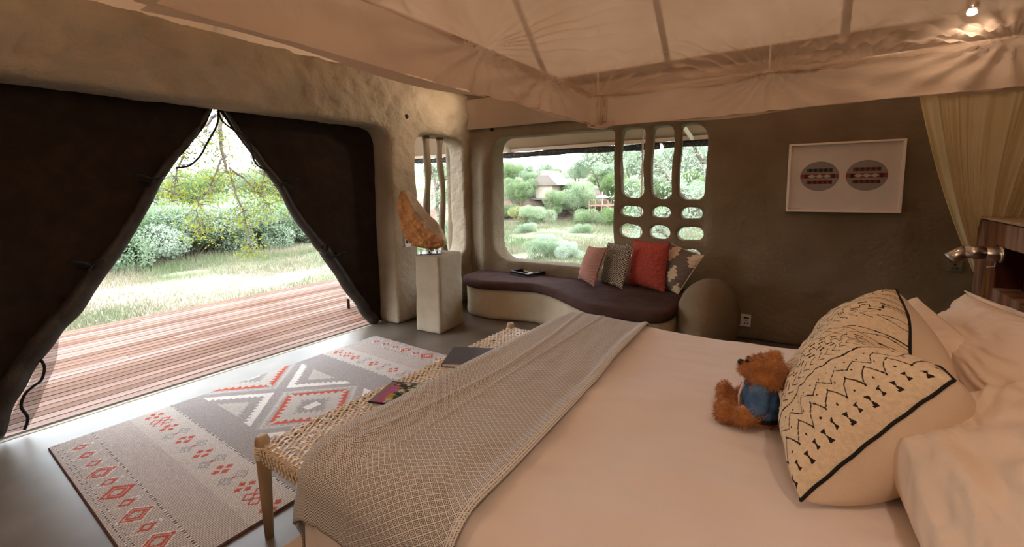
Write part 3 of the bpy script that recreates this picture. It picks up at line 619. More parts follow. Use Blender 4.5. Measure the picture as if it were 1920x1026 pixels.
# ------------------------------------------------------------------ cushions
def cushion(name, A_, B_, C_, D_, T=.10, back=.5, pinch=.05, nu=40, nv=40, cf=None, cb=(1, 1, 1), mt='vc', mtb=None, pip=None, warp=None, seed=0, wr=.006, label=None, cat='cushion', group=None, ridge=None, flange=None, pw=.55, lump=.12):
    A_, B_, C_, D_ = [np.array(q, float) for q in (A_, B_, C_, D_)]; ctr = (A_+B_+C_+D_)/4
    N_ = np.cross(B_-A_, D_-A_)+np.cross(C_-B_, A_-B_)*0; N_ /= np.linalg.norm(N_)
    def pos(u, v, h):
        x = u*(1-pinch*(1-v*v)); y = v*(1-pinch*(1-u*u)); s = (x+1)/2; t = (y+1)/2
        P = A_*((1-s)*(1-t))[..., None]+B_*(s*(1-t))[..., None]+C_*(s*t)[..., None]+D_*((1-s)*t)[..., None]
        if warp is not None: P = P+warp(u, v)
        return P+N_*h[..., None]-ctr
    u, v = np.meshgrid(np.linspace(-1, 1, nu+1), np.linspace(-1, 1, nv+1), indexing='ij')
    prof = (np.clip(1-np.abs(u)**2.4, 0, 1)*np.clip(1-np.abs(v)**2.4, 0, 1))**pw
    q = np.stack([u.ravel()*3, v.ravel()*3, u.ravel()*0+seed], 1); nz_ = vnoise(q, .55, seed, 2).reshape(u.shape)
    edge = np.exp(-((1-np.maximum(np.abs(u), np.abs(v)))/.25))
    ang_ = np.arctan2(v, u)
    fold = wr*np.sin(ang_*22+nz_*6+seed)*edge*(1-np.exp(-((1-np.maximum(np.abs(u), np.abs(v)))/.06)))
    e = empty(name, ctr, label=label, cat=cat, group=group)
    cr = vnoise(q*np.array([1, 2.2, 1]), 1.0, seed+4, 2).reshape(u.shape) if lump > .12 else 0*nz_
    h = T*prof*(1+lump*nz_)+(lump-.12)*.019*np.minimum(1, prof*2)*(np.abs(cr)**.7)*np.sign(cr)+fold+(0 if ridge is None else ridge(u, v))
    uvv = np.stack([(u+1)/2, (v+1)/2], 2)
    uc, vc_ = (u[:-1, :-1]+u[1:, 1:])/2, (v[:-1, :-1]+v[1:, 1:])/2
    fc = np.array(cf((uc+1)/2, (vc_+1)/2)) if cf else None
    grid('cover', pos(u, v, h), M[mt], e, uv=uvv, fc=fc)
    s2 = 2; u2, v2 = np.meshgrid(np.linspace(-1, 1, nu//s2+1), np.linspace(-1, 1, nv//s2+1), indexing='ij'); pr2 = (np.clip(1-np.abs(u2)**2.4, 0, 1)*np.clip(1-np.abs(v2)**2.4, 0, 1))**pw
    grid('back_cover', pos(u2, v2, -T*back*pr2), M[mtb or 'back'], e, flip=True)
    if pip:
        t = np.linspace(-1, 1, 41); o_ = np.ones(41)
        per = np.concatenate([np.stack([t, -o_], 1), np.stack([o_, t], 1)[1:], np.stack([-t, o_], 1)[1:], np.stack([-o_, -t], 1)[1:]])
        pp = pos(per[:, 0], per[:, 1], np.zeros(len(per))); rr_ = random.Random(2)
        b = MB(); b.tube([p+np.array([0, 0, .0015*math.sin(i*.9)]) for i, p in enumerate(pp)], pip[0], 6); b.build('piping', M[pip[1]], e, True)
    if flange:
        t = np.linspace(-1, 1, 61); rows = []
        for k_ in range(4):
            f_ = 1+flange*k_/3; rows.append(pos(t*f_, np.full(61, f_), .012*np.sin(t*9+k_)*k_/3))
        grid('flange', np.stack(rows, 1), M[mt], e, solid=.004)
        rows = []
        for k_ in range(4):
            f_ = 1+flange*k_/3; rows.append(pos(np.full(61, -f_), t*f_, .012*np.sin(t*8+k_)*k_/3))
        grid('flange', np.stack(rows, 1), M[mt], e, solid=.004)
    return e
def lerp(a, b, m_): m_ = m_[..., None]; return np.array(a)*(1-m_)+np.array(b)*m_
def c_pink(u, v):
    row = np.mod(u*19, 1); kn = np.mod(v*46+np.floor(u*19)*.5, 1)
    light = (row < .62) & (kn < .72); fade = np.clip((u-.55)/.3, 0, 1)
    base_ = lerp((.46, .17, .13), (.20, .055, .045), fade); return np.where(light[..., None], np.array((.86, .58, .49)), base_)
def r_pink(u, v):
    s = (u+1)/2; t = (v+1)/2; return .007*np.sin(s*19*2*PI)*np.clip(s*1.6, .3, 1.3)+.002*np.sin(t*46*2*PI)
def c_weave(u, v):
    row = np.mod(v*34, 1); k = np.floor(v*34); ch = np.abs(np.mod(u*14+.5*np.mod(k, 2), 1)-.5)*2
    m_ = (row < .70) & (ch > .22); c1 = np.where(m_[..., None], np.array((.70, .58, .43)), np.array((.055, .05, .05)))
    edge = (u > .93); return c1
def r_weave(u, v):
    s = (u+1)/2; t = (v+1)/2; return .005*np.sin(t*34*2*PI)+.004*np.sin(s*14*2*PI+np.floor(t*34)*PI)
def c_red(u, v): 
    r_ = np.random.default_rng(1).random(u.shape); return np.array((.46, .085, .06))*(.72+.5*r_)[..., None]
def c_aztec(u, v):
    g_ = np.array((.175, .130, .105)); c = np.array((.70, .55, .38))
    def tooth(x): return .05*np.abs(np.mod(x*11, 1)-.5)*2
    m_ = np.zeros(u.shape, bool)
    for cx, cy in ((.05, .40), (.62, .40), (.33, .86), (.95, .88), (.33, -.02), (.90, 0)):
        d = np.abs(u-cx)/.20+np.abs(v-cy)/.26
        m_ |= d+tooth(v)*5.6 < 1.06
    m_ ^= (np.abs(u-.33)/.12+np.abs(v-.42)/.1 < 0)
    return np.where(m_[..., None], c, g_)
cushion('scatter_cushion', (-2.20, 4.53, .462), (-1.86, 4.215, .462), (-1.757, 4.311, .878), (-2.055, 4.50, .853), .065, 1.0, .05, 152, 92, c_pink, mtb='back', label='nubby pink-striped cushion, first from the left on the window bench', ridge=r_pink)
cushion('scatter_cushion', (-1.90, 4.49, .462), (-1.585, 4.285, .462), (-1.50, 4.377, .915), (-1.84, 4.53, .905), .07, 1.0, .05, 112, 136, c_weave, mtb='back', label='chunky black-and-cream woven cushion, second from the left on the window bench', ridge=r_weave)
cushion('scatter_cushion', (-1.62, 4.52, .462), (-1.177, 4.36, .462), (-1.155, 4.44, .951), (-1.56, 4.56, .945), .095, .5, .07, 60, 60, c_red, mtb='red', pip=(.006, 'red'), label='plain brick-red cushion on the window bench', cat='cushion')
cushion('scatter_cushion', (-1.27, 4.53, .462), (-1.04, 4.345, .465), (-.835, 4.43, .845), (-1.20, 4.60, .93), .085, .8, .05, 150, 150, c_aztec, label='taupe cushion with cream saw-toothed diamonds leaning on the plaster armrest', pip=(.004, 'back'))

# big mudcloth pillow on the bed
segs = []
def c_mud(u, v):
    """u across the long side (0 near .. 1 far), v from the bed up; hand-drawn lines"""
    u = 1-u; a_, w_ = u*.74, v*.50       # metres: a_ along, w_ up
    r_ = np.random.default_rng(4).random(u.shape); ink = np.zeros(u.shape)
    wob = .0025*np.sin(a_*61)+.002*np.sin(w_*83+a_*20)
    A2 = a_+wob; W2 = w_+.0025*np.sin(a_*47+1)
    def line(d, wd=.0022): return (np.abs(d) < wd*.95)
    def zig(x, p, amp): return amp*(np.abs(np.mod(x/p, 1)-.5)*4-1)
    def stepz(x, p, amp): return amp*np.sign(np.sin(2*PI*x/p))
    k = np.zeros(u.shape, bool)
    # bands run up the pillow; c = centre of each repeat measured along the long side
    # band A (nearest the camera edge): bow-ties, two zigzags with dots, arc
    def bow(cx, per, ln=.017, hw=.0062):
        q = np.mod(W2/per, 1)*per-per/2; return (np.abs(q) < ln/2*1.1) & (np.abs(A2-cx) < .0022+hw*np.abs(q)/(ln/2)) if False else (np.abs(A2-cx) < ln/2) & (np.abs(q) < .0016+hw*(np.abs(A2-cx)/(ln/2))**1.5)
    k |= bow(.020, .038)
    k |= line(A2-.064-zig(W2, .062, .018), .0026) | line(A2-.107-zig(W2+.01, .062, .018), .0024)
    q = np.mod((W2+.015)/.031, 1)*.031-.0155
    for cx in (.045, .085, .128): k |= ((A2-cx)**2+q**2 < .0028**2)
    k |= line(A2-.150-.012*np.sin(W2*6), .0026)
    # chevrons
    def chev(c0, wd, per):
        t = A2-c0; s = np.mod((W2-np.abs(t-wd/2)*1.1)/per, 1)*per; return (t > 0) & (t < wd) & (s < .0042)
    for c0 in (.182, .395, .600): k |= chev(c0, .046, .030)
    def dash(cx, per, ln, ph): q2 = np.mod((W2+ph)/per, 1); return (np.abs(A2-cx) < .0024+.0015*(np.abs(q2-.25) > .16)) & (q2 < .5)
    for c0 in (.182, .395, .600):
        k |= dash(c0+.058, .042, .02, 0); k |= line(A2-(c0+.078)-stepz(W2, .044, .008), .002) | ((np.abs(np.mod(W2/.022, 1)-.0) < .10) & (np.abs(A2-(c0+.078)) < .008))
        k |= dash(c0+.100, .042, .02, .02)
    for c0 in (.300, .515): k |= line(A2-c0-zig(W2, .075, .013), .0018) | line(A2-(c0+.028)+zig(W2, .075, .013), .0018); k |= line(A2-c0-.048, .0018)
    k |= line(A2-.712-zig(W2, .06, .012), .002)
    base_ = np.array((.86, .70, .50))*(.95+.08*r_)[..., None]
    return np.where(k[..., None], np.array((.035, .022, .018)), base_)
def mudwarp(u, v):
    top = np.clip((v+.1)/1.1, 0, 1)**2; g = np.exp(-((u-.25)/.35)**2)
    return np.stack([-.02*g*top, 0*u, -.075*g*top], -1)
# A near-bottom, B far-bottom, C far-top, D near-top  (normal must face the foot of the bed)
cushion('mudcloth_pillow', (.02, 1.96, .72), (.012, 1.215, .735), (.295, 1.40, 1.040), (.268, 2.10, 1.112), .165, 1.35, .045, 300, 210, c_mud, mtb='back', pip=(.0045, 'cord'), label='large cream cushion with hand-drawn black zigzags leaning on the bed pillows', warp=mudwarp, wr=.007, pw=.42)
cushion('bed_pillow', (.20, 2.40, .76), (.34, 1.80, .76), (.47, 1.90, .97), (.34, 2.20, 1.075), .10, .8, .04, 90, 90, mt='pillow', mtb='pillow', label='white pillow standing directly behind the patterned cushion', cat='pillow', wr=.010, seed=3, lump=.30)
cushion('bed_pillow', (.40, 2.46, .78), (.42, 1.62, .80), (.62, 1.62, 1.10), (.53, 2.46, 1.05), .10, .8, .03, 90, 90, mt='pillow', mtb='pillow', label='white flanged pillow propped against the far end of the headboard', cat='pillow', wr=.008, seed=5, flange=.09, lump=.30)
cushion('bed_pillow', (.20, 1.50, .74), (.24, .78, .74), (.66, .90, .99), (.50, 1.70, .985), .135, .7, .04, 110, 110, mt='pillow', mtb='pillow', label='plump white pillow at the near side of the bed, in the foreground', cat='pillow', wr=.010, seed=7, lump=.30)
cushion('bed_pillow', (.48, 1.58, .78), (.50, .75, .78), (.66, .75, 1.10), (.60, 1.58, 1.10), .09, .8, .03, 40, 40, mt='pillow', mtb='pillow', label='white flanged pillow propped against the near end of the headboard', cat='pillow', wr=.008, seed=9, flange=.09, lump=.30)

# ------------------------------------------------------------------ bed
BX0, BX1, BY0, BY1, BZ, BR = -1.345, .72, .68, 2.56, .695, .12
def drape(U, V, off=0., flare=.10, lift=None):
    su = np.clip((BX0+BR)-U, 0, None); sv1 = np.clip((BY0+BR)-V, 0, None); sv2 = np.clip(V-(BY1-BR), 0, None); sv = sv1+sv2
    s = np.hypot(su, sv); k = np.maximum(s, 1e-9); R = BR+off
    s0 = R*PI/2; o_ = np.where(s < s0, R*np.sin(np.minimum(s, s0)/R), R+flare*(s-s0)); d = np.where(s < s0, R*(1-np.cos(np.minimum(s, s0)/R)), R+(s-s0))
    x = np.maximum(U, BX0+BR)-o_*su/k; y = np.clip(V, BY0+BR, BY1-BR)-o_*sv1/k+o_*sv2/k
    z = BZ+off-d; return x, y, z, s
bed = empty('bed', (-.3, 1.6, 0), label='large bed with a pale cotton cover and headboard end against the timber panel', cat='bed')
off_ = np.array([.3, -1.6, 0])
b = MB(); b.box(-1.43, .70, .64, 2.62, .02, .30); o = b.build('bed_base', M['valance'], bed, bev=.006); o.location = off_
b = MB(); b.box(BX0+.03, .70, BY0+.03, BY1-.03, .30, BZ-.03); o = b.build('mattress', M['linen'], bed, bev=.05); o.location = off_
U, V = np.meshgrid(np.linspace(BX0-.36, BX1, 150), np.linspace(BY0-.42, BY1+.42, 170), indexing='ij')
x, y, z, s = drape(U, V, 0, .03)
q = np.stack([U.ravel(), V.ravel(), U.ravel()*0], 1); nz1 = vnoise(q, 1.6, 2, 2).reshape(U.shape); nz2 = vnoise(q*np.array([1, 3, 1]), 3.2, 12, 2).reshape(U.shape)
hang = np.clip((s-BR)/.2, 0, 1); z = z+.022*nz1*(1-hang)+.007*nz2*(1-hang); y = y-np.sign(1.6-V)*.012*np.sin(U*16+nz1*3)*hang*(V < BY0+.2)
z = z+.020*np.exp(-((U-.2)/.35)**2)*(1-hang)
grid('bed_cover', np.stack([x, y, np.maximum(z, .31)], 2)+off_, M['linen'], bed)
# woven blanket across the foot
nu, nv = 190, 260
U, V = np.meshgrid(np.linspace(BX0-.34, -.715, nu), np.linspace(BY0-.17, BY1+.22, nv), indexing='ij')
Ue = U+np.where(U > -1, (U+1)/.285, 0)*(.045*(1-np.clip((V-.8)/1.7, 0, 1))+.03*np.sin(V*2.2)*.5-.03*np.clip((V-1.6)/.9, 0, 1))
x, y, z, s = drape(Ue, V, .016, .16)
q = np.stack([U.ravel(), V.ravel(), U.ravel()*0], 1); nzb = vnoise(q*np.array([2.2, .6, 1]), 2.4, 22, 3).reshape(U.shape)
z = z+.008*nzb*np.exp(-s/.3)+.007*np.exp(-((U+1.13+.04*np.sin(V*3))/.012)**2)+.004*np.exp(-((U+1.03)/.008)**2)+.012*np.exp(-((U-(-.735))/.022)**2)
hang = np.clip((s-BR)/.25, 0, 1); y = y+.02*np.sin(U*22+nzb*3)*hang*(V > 1.6)-.012*np.sin(U*13)*hang*(V < 1.2); x = x+.018*np.sin(V*15+nzb*3)*hang*(U < -1.2)
me_uv = np.stack([U, V], 2)
bl = grid('blanket', np.stack([x, y, z], 2)-np.array([-1.0, 1.6, .7]), M['blanket'], None, uv=me_uv, label='woven taupe blanket with diamond and herringbone pattern across the foot of the bed', cat='blanket', solid=.007)
bl.location = (-1.0, 1.6, .7)

# headboard: reclaimed planks round a dark red recess
hb = empty('headboard', (.76, 1.6, 0), label='reclaimed timber headboard with a dark red recess behind the pillows', cat='headboard')
def plank(y0, y1, z0, z1, x0=.70, x1=.78, mt='reclaim', nm='plank'):
    b = MB(); b.box(-(x1-x0)/2, (x1-x0)/2, -(y1-y0)/2+.0012, (y1-y0)/2-.0012, -(z1-z0)/2+.001, (z1-z0)/2-.001); o = b.build(nm, M[mt], hb, bev=.003); o.location = ((x0+x1)/2-.76, (y0+y1)/2-1.6, (z0+z1)/2); return o
plank(3.055, 3.185, .02, 1.32, .70, .79); plank(2.90, 3.055, .02, 1.32, .703, .79)
yy = 2.90
rp = random.Random(3)
while yy > .1:
    w_ = rp.uniform(.09, .15); w_ = min(w_, yy-.02)
    plank(yy-w_, yy, 1.215, 1.32+rp.uniform(-.002, .002), .70+rp.uniform(0, .004), .79); plank(yy-w_, yy, .02, 1.02, .70+rp.uniform(0, .005), .79); yy -= w_
b = MB(); b.box(.04, .06, -1.6, 1.32, 1.0, 1.24); b.build('recess_panel', M['redwood'], hb)
b = MB(); b.box(-.05, .04, 1.30, 1.32, 1.02, 1.215); b.build('recess_side', M['redwood'], hb)
b = MB(); b.box(-.06, .06, -1.6, 1.585, 1.322, 1.335); b.build('top_board', M['wood'], hb, bev=.003)
# reading lamp on the headboard
rl = empty('reading_lamp', (.70, 2.80, 1.185), label='brushed steel swivel reading lamp on the far end of the headboard', cat='lamp')
b = MB(); b.lathe([(.038, -.012), (.038, 0), (.024, .002)], (0, 0, 0), 20, 'x'); b.build('wall_plate', M['steel'], rl, True)
b = MB(); b.tube([(-.01, 0, 0), (-.055, 0, .0)], .032, 18); b.build('pivot', M['steel'], rl, True, bev=.002)
b = MB(); b.tube([(-.057, -.004, .004), (-.125, -.01, .006)], .029, 18); b.build('arm', M['steel'], rl, True)
b = MB(); d = Vector((-.052, .01, -.042)); p0 = Vector((-.118, -.010, .010)); b.tube([p0, p0+d*.9, p0+d*1.0], [.029, .029, .025], 18); b.build('lamp_head', M['steel'], rl, True)
b = MB(); b.tube([p0+d*.98, p0+d*1.03], .019, 14); b.build('lens', M['noseb'], rl, True)
b = MB(); b.tube([(-.02, 0, -.03), (-.02, 0, -.055), (-.045, 0, -.06)], .0035, 6); b.build('switch', M['steel'], rl, True)

# ------------------------------------------------------------------ canopy over the bed
cn = empty('bed_canopy', (-.2, 1.6, 2.0), label='pale cotton mosquito-net canopy hanging over the bed', cat='canopy')
co = np.array([.2, -1.6, -2.0])
CX0, CX1, CY0, CY1, Z0, Z1 = -1.2, 1.15, .38, 2.75, 1.905, 2.10
def band(p0, p1, z0f, z1f, seed, inward, nu=150, hem=True):
    p0 = np.array(p0, float); p1 = np.array(p1, float); L_ = np.linalg.norm(p1-p0); t = np.linspace(0, 1, nu)[:, None]*np.ones((1, 14)); w = np.ones((nu, 1))*np.linspace(0, 1, 14)[None, :]
    XY = p0+(p1-p0)*t[..., None]; q = np.stack([t.ravel()*L_*2, w.ravel()*1.2, w.ravel()*0+seed], 1); nz_ = vnoise(q, 1.3, seed, 3).reshape(t.shape)
    sag = .004*np.sin(t*9+seed)
    h = (.016*nz_+.012*np.sin((t*L_*9+w*2.2)+seed))*w*(1-w*.5)
    h = h+.004*vnoise(q*np.array([3, 5, 1]), 2.2, seed+9, 3).reshape(t.shape)+.006*np.sin(t*L_*38+2*nz_)*np.exp(-np.abs(t*L_-(0 if seed == 2 else 2.37))/.25)
    for hk in ((.97/2.35, .78) if seed == 2 else ((.49, .72) if seed == 1 else ())):
        dx = (t-hk)*L_; dz = (1-w)*.2+.012; an = np.arctan2(dz, np.abs(dx)*.45+.004); h = h+.020*np.sin(an*17+np.sign(dx))*np.exp(-np.abs(dx)/.55)*np.clip(np.hypot(dx, dz)/.05, 0, 1)
    Zz = z0f+(z1f-z0f)*w+sag*(1-w)*.6; XY = XY+np.array(inward)*h[..., None]
    grid('valance', np.concatenate([XY, Zz[..., None]], 2)+co, M['netband'], cn)
    if hem:   # folded hem that lies inward under the valance
        w2 = np.linspace(0, 1, 4)[None, :]*np.ones((nu, 1)); t2 = np.linspace(0, 1, nu)[:, None]*np.ones((1, 4)); wd = .05+.025*np.sin(t2*5+seed)
        XY = p0+(p1-p0)*t2[..., None]+np.array(inward)*(-wd*w2)[..., None]; Z_ = z0f+.008*np.sin(t2*9+seed)*.6+.012*w2*np.sin(t2*14)
        grid('hem', np.concatenate([XY, Z_[..., None]], 2)+co, M['netband'], cn)
band((CX0, CY0), (CX0, CY1), Z0, Z1, 1, (1, 0)); band((CX0, CY1), (CX1, CY1), Z0-.008, Z1+.004, 2, (0, -1))
band((CX1, CY0), (CX1, CY1), Z0, Z1, 3, (-1, 0), 60); band((CX0, CY0), (CX1, CY0), Z0, Z1, 4, (0, 1), 60)
# sheer roof with gathers radiating from the tie points
U, V = np.meshgrid(np.linspace(CX0, CX1, 260), np.linspace(CY0, CY1, 260), indexing='ij')
Zr = Z1+.0*U
ex = np.minimum(np.minimum(U-CX0, CX1-U), np.minimum(V-CY0, CY1-V)); Zr = Zr+.14*(1-np.exp(-ex/.5))
for hx, hy, am, k in ((CX0, CY1, .30, 15), (-.23, CY1, .30, 13), (CX0, 1.55, .16, 11), (.65, CY1, .22, 11), (.2, CY1, .15, 9)):
    r_ = np.hypot(U-hx, V-hy); th = np.arctan2(V-hy, U-hx); pk = np.clip(np.abs(np.sin(th*k+.9*np.sin(th*3+hx))), 0, 1)**4
    Zr = Zr-am*r_*np.exp(-r_/.28)*pk
grid('net_roof', np.stack([U, V, Zr], 2)+co, M['net'], cn)
for p in (((CX0, CY0), (CX0, CY1)), ((CX0, CY1), (CX1, CY1)), ((CX0, CY0), (CX1, CY0))):
    b = MB(); b.tube([(p[0][0]+.2, p[0][1]-1.6, Z1-2.0), (p[1][0]+.2, p[1][1]-1.6, Z1-2.0)], .007, 8); b.build('frame_rail', M['pole'], cn, True)
# knotted corner: folded fabric and tie
b = MB()
for k, (a, h0, h1) in enumerate(((-.028, 0, .19), (.02, .0, .185), (.05, .02, .17))): b.tube([(a-.99, 1.150-.012*k, -.095+h0), (a-.992+.004*math.sin(k), 1.146, h1*.5-.1), (a-.995, 1.15, h1-.1)], [.012, .009, .012], 8)
b.build('corner_fold', M['netband'], cn, True)
b = MB(); b.add([(-1.05, 1.10, -.105), (-.93, 1.09, -.112), (-.86, 1.11, -.105), (-.88, 1.14, -.075), (-1.0, 1.14, -.07), (-1.06, 1.13, -.08), (-.95, 1.12, -.125)], [(0, 6, 5), (0, 1, 6), (1, 2, 6), (2, 3, 6), (3, 4, 6), (4, 5, 6)]); b.build('corner_tail', M['netband'], cn)
b = MB(); b.tube([(-1.0, 1.15, .1), (-1.0, 1.15, .6), (-1.02, 1.17, 1.9)], .003, 5)
b.tube([(-.03, 1.15, .1), (-.03, 1.15, .7), (-.03, 1.16, 1.9)], .003, 5); b.build('hanging_cord', M['pole'], cn)
# gathered net curtain tied behind the headboard
nu, nv = 240, 40
t = np.linspace(0, 1, nu)[:, None]*np.ones((1, nv)); w = np.ones((nu, 1))*np.linspace(0, 1, nv)[None, :]
top = np.stack([.362+.80*t, 2.785+.014*np.sin(t*55)+.008*np.sin(t*140), 1.965+0*t], 2)
bot = np.stack([.735+.10*t, 3.33+.03*np.sin(t*55)+.02*t, 1.02+0*t], 2)
P = top*(1-w)[..., None]+bot*w[..., None]; fold = (.020*np.sin(t*60+1.5*np.sin(t*9)+w)+.008*np.sin(t*150))*(.6+.8*w*(1-w)*2)
P[..., 1] += fold; P[..., 0] -= .02*np.sin(w*PI)
cu = grid('net_curtain', P-np.array([.75, 3.0, 1.5]), M['netcurt'], None, label='gathered cream net curtain drawn back behind the headboard', cat='curtain'); cu.location = (.75, 3.0, 1.5)
# lit spot under the roof
sp = empty('ceiling_spot', (.49, 2.6, 2.19), label='small bare lit spotlight glowing above the sheer net', cat='lamp')
b = MB(); b.lathe([(.004, -.012), (.014, -.008), (.016, 0), (.012, .010), (.003, .013)], (0, 0, 0), 14); b.build('bulb', M['bulb'], sp, True)
b = MB(); b.lathe([(.018, .011), (.020, .014), (.020, .05), (.006, .055)], (0, 0, 0), 14); b.tube([(0, 0, .05), (0, 0, 2.5)], .003, 6); b.build('fitting', M['steel'], sp, True)

# ------------------------------------------------------------------ picture, sockets
def onwall(s, z, h=0): # s along the back wall
    return (-math.sin(A)*(4.75-h)+math.cos(A)*s, math.cos(A)*(4.75-h)+math.sin(A)*s, z)
pc = empty('framed_print', onwall(.5575, 1.565, .025), A, label='white-framed print of two beaded roundels on the dark back wall', cat='picture')
W2, H2 = .40, .30
for q in ((-W2, W2, H2-.016, H2), (-W2, W2, -H2, -H2+.016), (-W2, -W2+.018, -H2+.016, H2-.016), (W2-.018, W2, -H2+.016, H2-.016)):
    b = MB(); b.box(q[0], q[1], -.045, .02, q[2], q[3]); b.build('frame', M['whitefr'], pc, bev=.001)
nu, nv = 380, 280
U, V = np.meshgrid(np.linspace(-W2+.017, W2-.017, nu+1), np.linspace(-H2+.015, H2-.015, nv+1), indexing='ij'); u = (U[:-1, :-1]+U[1:, 1:])/2; v = (V[:-1, :-1]+V[1:, 1:])/2
fc = np.ones(u.shape+(3,))*np.array((.88, .80, .76))
for cx, cy, al in ((-.162, .012, 0), (.165, .012, 1)):
    r_ = np.hypot((u-cx)/.140, (v-cy)/.128); fc[r_ < 1] = (.36, .32, .31); fc[(r_ < 1) & (r_ > .975)] = (.25, .2, .19)
    st = np.mod((u-cx+.096)/.037, 1) < .5
    for yc, c1, c2 in ((.052, (.11, .10, .105), (.02, .012, .016)) if al == 0 else (.052, (.26, .06, .05), (.07, .025, .025)), (-.052, (.30, .025, .04) if al == 0 else (.20, .05, .045), (.05, .008, .012))):
        q = (np.abs(u-cx) < .094) & (np.abs(v-cy-yc) < .0155); fc[q & st] = c1; fc[q & ~st] = c2
    q = (np.abs(u-cx) < .140) & (np.abs(v-cy) < .0185); fc[q] = (.35, .05, .035); fc[q & (np.abs(u-cx) > .085) & (np.abs(u-cx) < .110)] = (.05, .012, .02)
    q2 = (np.abs(u-cx) < .083) & (np.abs(v-cy) < .0185); fc[q2] = (.28, .06, .045)
    z_ = np.abs(np.mod((u-cx+.083)/.0553, 1)-.5)*2; fc[q2 & (np.abs(v-cy) < .0155*(1-z_)+.0015)] = (.62, .56, .50)
fc[(v < -H2+.028) & (v > -H2+.024) & (u < -.28) & (np.mod(u*90, 1) < .55)] = (.3, .26, .24)
grid('print', np.stack([U, 0*U-.008, V], 2), M['vcflat'], pc, fc=fc)
b = MB(); b.box(-W2+.012, W2-.012, -.034, -.031, -H2+.012, H2-.012); b.build('glass', M['glass'], pc)
def socket(name, loc, rz, w, h, kind, label):
    e = empty(name, loc, rz, label=label, cat='socket'); b = MB(); b.box(-w/2, w/2, -.010, .01, -h/2, h/2); b.build('plate', M['steel'] if kind == 'single' else M['socket'], e, bev=.003)
    if kind == 'switch':
        for x in (-.018, .018): b = MB(); b.box(x-.009, x+.009, -.014, -.008, -.022, .022); b.build('rocker', M['hole'], e, bev=.002)
    elif kind == 'double':
        for x in (-.033, .033):
            b = MB(); b.box(x-.022, x+.022, -.014, -.008, .022, .034); b.build('rocker', M['hole'], e)
            b = MB()
            for dx, dz in ((0, .002), (-.013, -.025), (.013, -.025)): b.lathe([(.0065, -.0115), (.0065, -.008)], (x+dx, 0, dz), 10, 'y')
            b.build('pin_hole', M['hole'], e)
    else:
        b = MB()
        for dx, dz in ((0, .012), (-.013, -.015), (.013, -.015)): b.lathe([(.0065, -.0115), (.0065, -.008)], (dx, 0, dz), 10, 'y')
        b.build('pin_hole', M['hole'], e)
    return e
socket('double_socket', onwall(-.150, .195, .012), A, .145, .12, 'double', 'double wall socket low on the back wall beside the plaster armrest')
socket('bedside_socket', onwall(1.32, .845, .012), A, .09, .085, 'single', 'small wall socket behind the reading lamp')
socket('light_switch', (SX+.004, 3.365, .925), PI/2, .082, .125, 'switch', 'white light switch beside the stone on the plaster pier')
for nm, loc, ax in (('wall_vent', (VX-.004, 3.39, 2.30), 'x'), ('wall_vent', (-3.385, VY+.006, 2.245), 'y')):
    b = MB(); b.lathe([(.024, -.008), (.024, .008)], (0, 0, 0), 16, ax); o = b.build(nm, M['hole'], None, True, label='small round dark vent hole in the plaster above the ' + ('slit window' if ax == 'x' else 'left corner of the back window'), cat='vent'); o.location = loc

# ------------------------------------------------------------------ pedestal and stone
pts = [(-3.435, 3.165), (-3.115, 3.20), (-3.165, 3.62), (-3.47, 3.60)]
ct = np.array([-3.29, 3.39]); me = plate([tuple(np.array(p)-ct) for p in catmull(sum([[tuple(np.array(pts[i])*.999+np.array(pts[(i+1) % 4])*.001), tuple(np.array(pts[i])*.5+np.array(pts[(i+1) % 4])*.5), tuple(np.array(pts[i])*.001+np.array(pts[(i+1) % 4])*.999)] for i in range(4)], []), 1)], [], .825, .012, .02, 2)
V = getV(me); V[:, :2] *= (1-.03*(V[:, 2]/.82))[:, None]; V += (.006*vnoise(V, 5, 3, 2))[:, None]*np.array([1, 1, .3]); setV(me, V)
pd_ = link('pedestal', me, M['pedpl'], None, True, label='square plaster pedestal standing between the doorway pier and the bench', cat='pedestal'); pd_.location = (ct[0], ct[1], 0)
sil = [(-3.558, 3.132, 1.493), (-3.507, 3.181, 1.498), (-3.458, 3.229, 1.424), (-3.374, 3.309, 1.254), (-3.304, 3.377, 1.166), (-3.25, 3.429, 1.05), (-3.224, 3.454, .934), (-3.249, 3.43, .889), (-3.323, 3.359, .863), (-3.403, 3.281, .879), (-3.483, 3.204, .905), (-3.548, 3.141, .993), (-3.574, 3.117, 1.118), (-3.585, 3.107, 1.259), (-3.592, 3.100, 1.383)]
rid = [(-3.525, 3.162, 1.470), (-3.480, 3.205, 1.34), (-3.461, 3.225, 1.25), (-3.397, 3.287, 1.12), (-3.331, 3.351, 1.042), (-3.251, 3.428, .975)]
nd = np.array([.694, -.720, 0]); S_ = np.array(sil); Rg = np.array(rid)
def hull(P):
    b = bmesh.new()
    for p in P: b.verts.new(p)
    bmesh.ops.convex_hull(b, input=b.verts); 
    me = bpy.data.meshes.new('h'); b.to_mesh(me); b.free(); return me
parts_ = [([0, 1, 2, 13, 14], [0, 1]), ([2, 3, 12, 13, 14, 1], [1, 2]), ([2, 3, 11, 12, 13], [1, 2, 3]), ([3, 4, 10, 11, 12], [2, 3, 4]), ([4, 5, 9, 10, 11], [3, 4]), ([5, 6, 7, 8, 9, 10, 4], [3, 4, 5])]
bb = bmesh.new()
for si, ri in parts_:
    P = [S_[i] for i in si]+[S_[i]-nd*.09 for i in si]+[Rg[i]+nd*.085 for i in ri]; h = hull(P); bb.from_mesh(h)
me = bpy.data.meshes.new('stone'); bb.to_mesh(me); bb.free(); me = remesh(me, .010, 2)
V = getV(me); c0 = np.array([-3.36, 3.32, .84]); V += nd*0
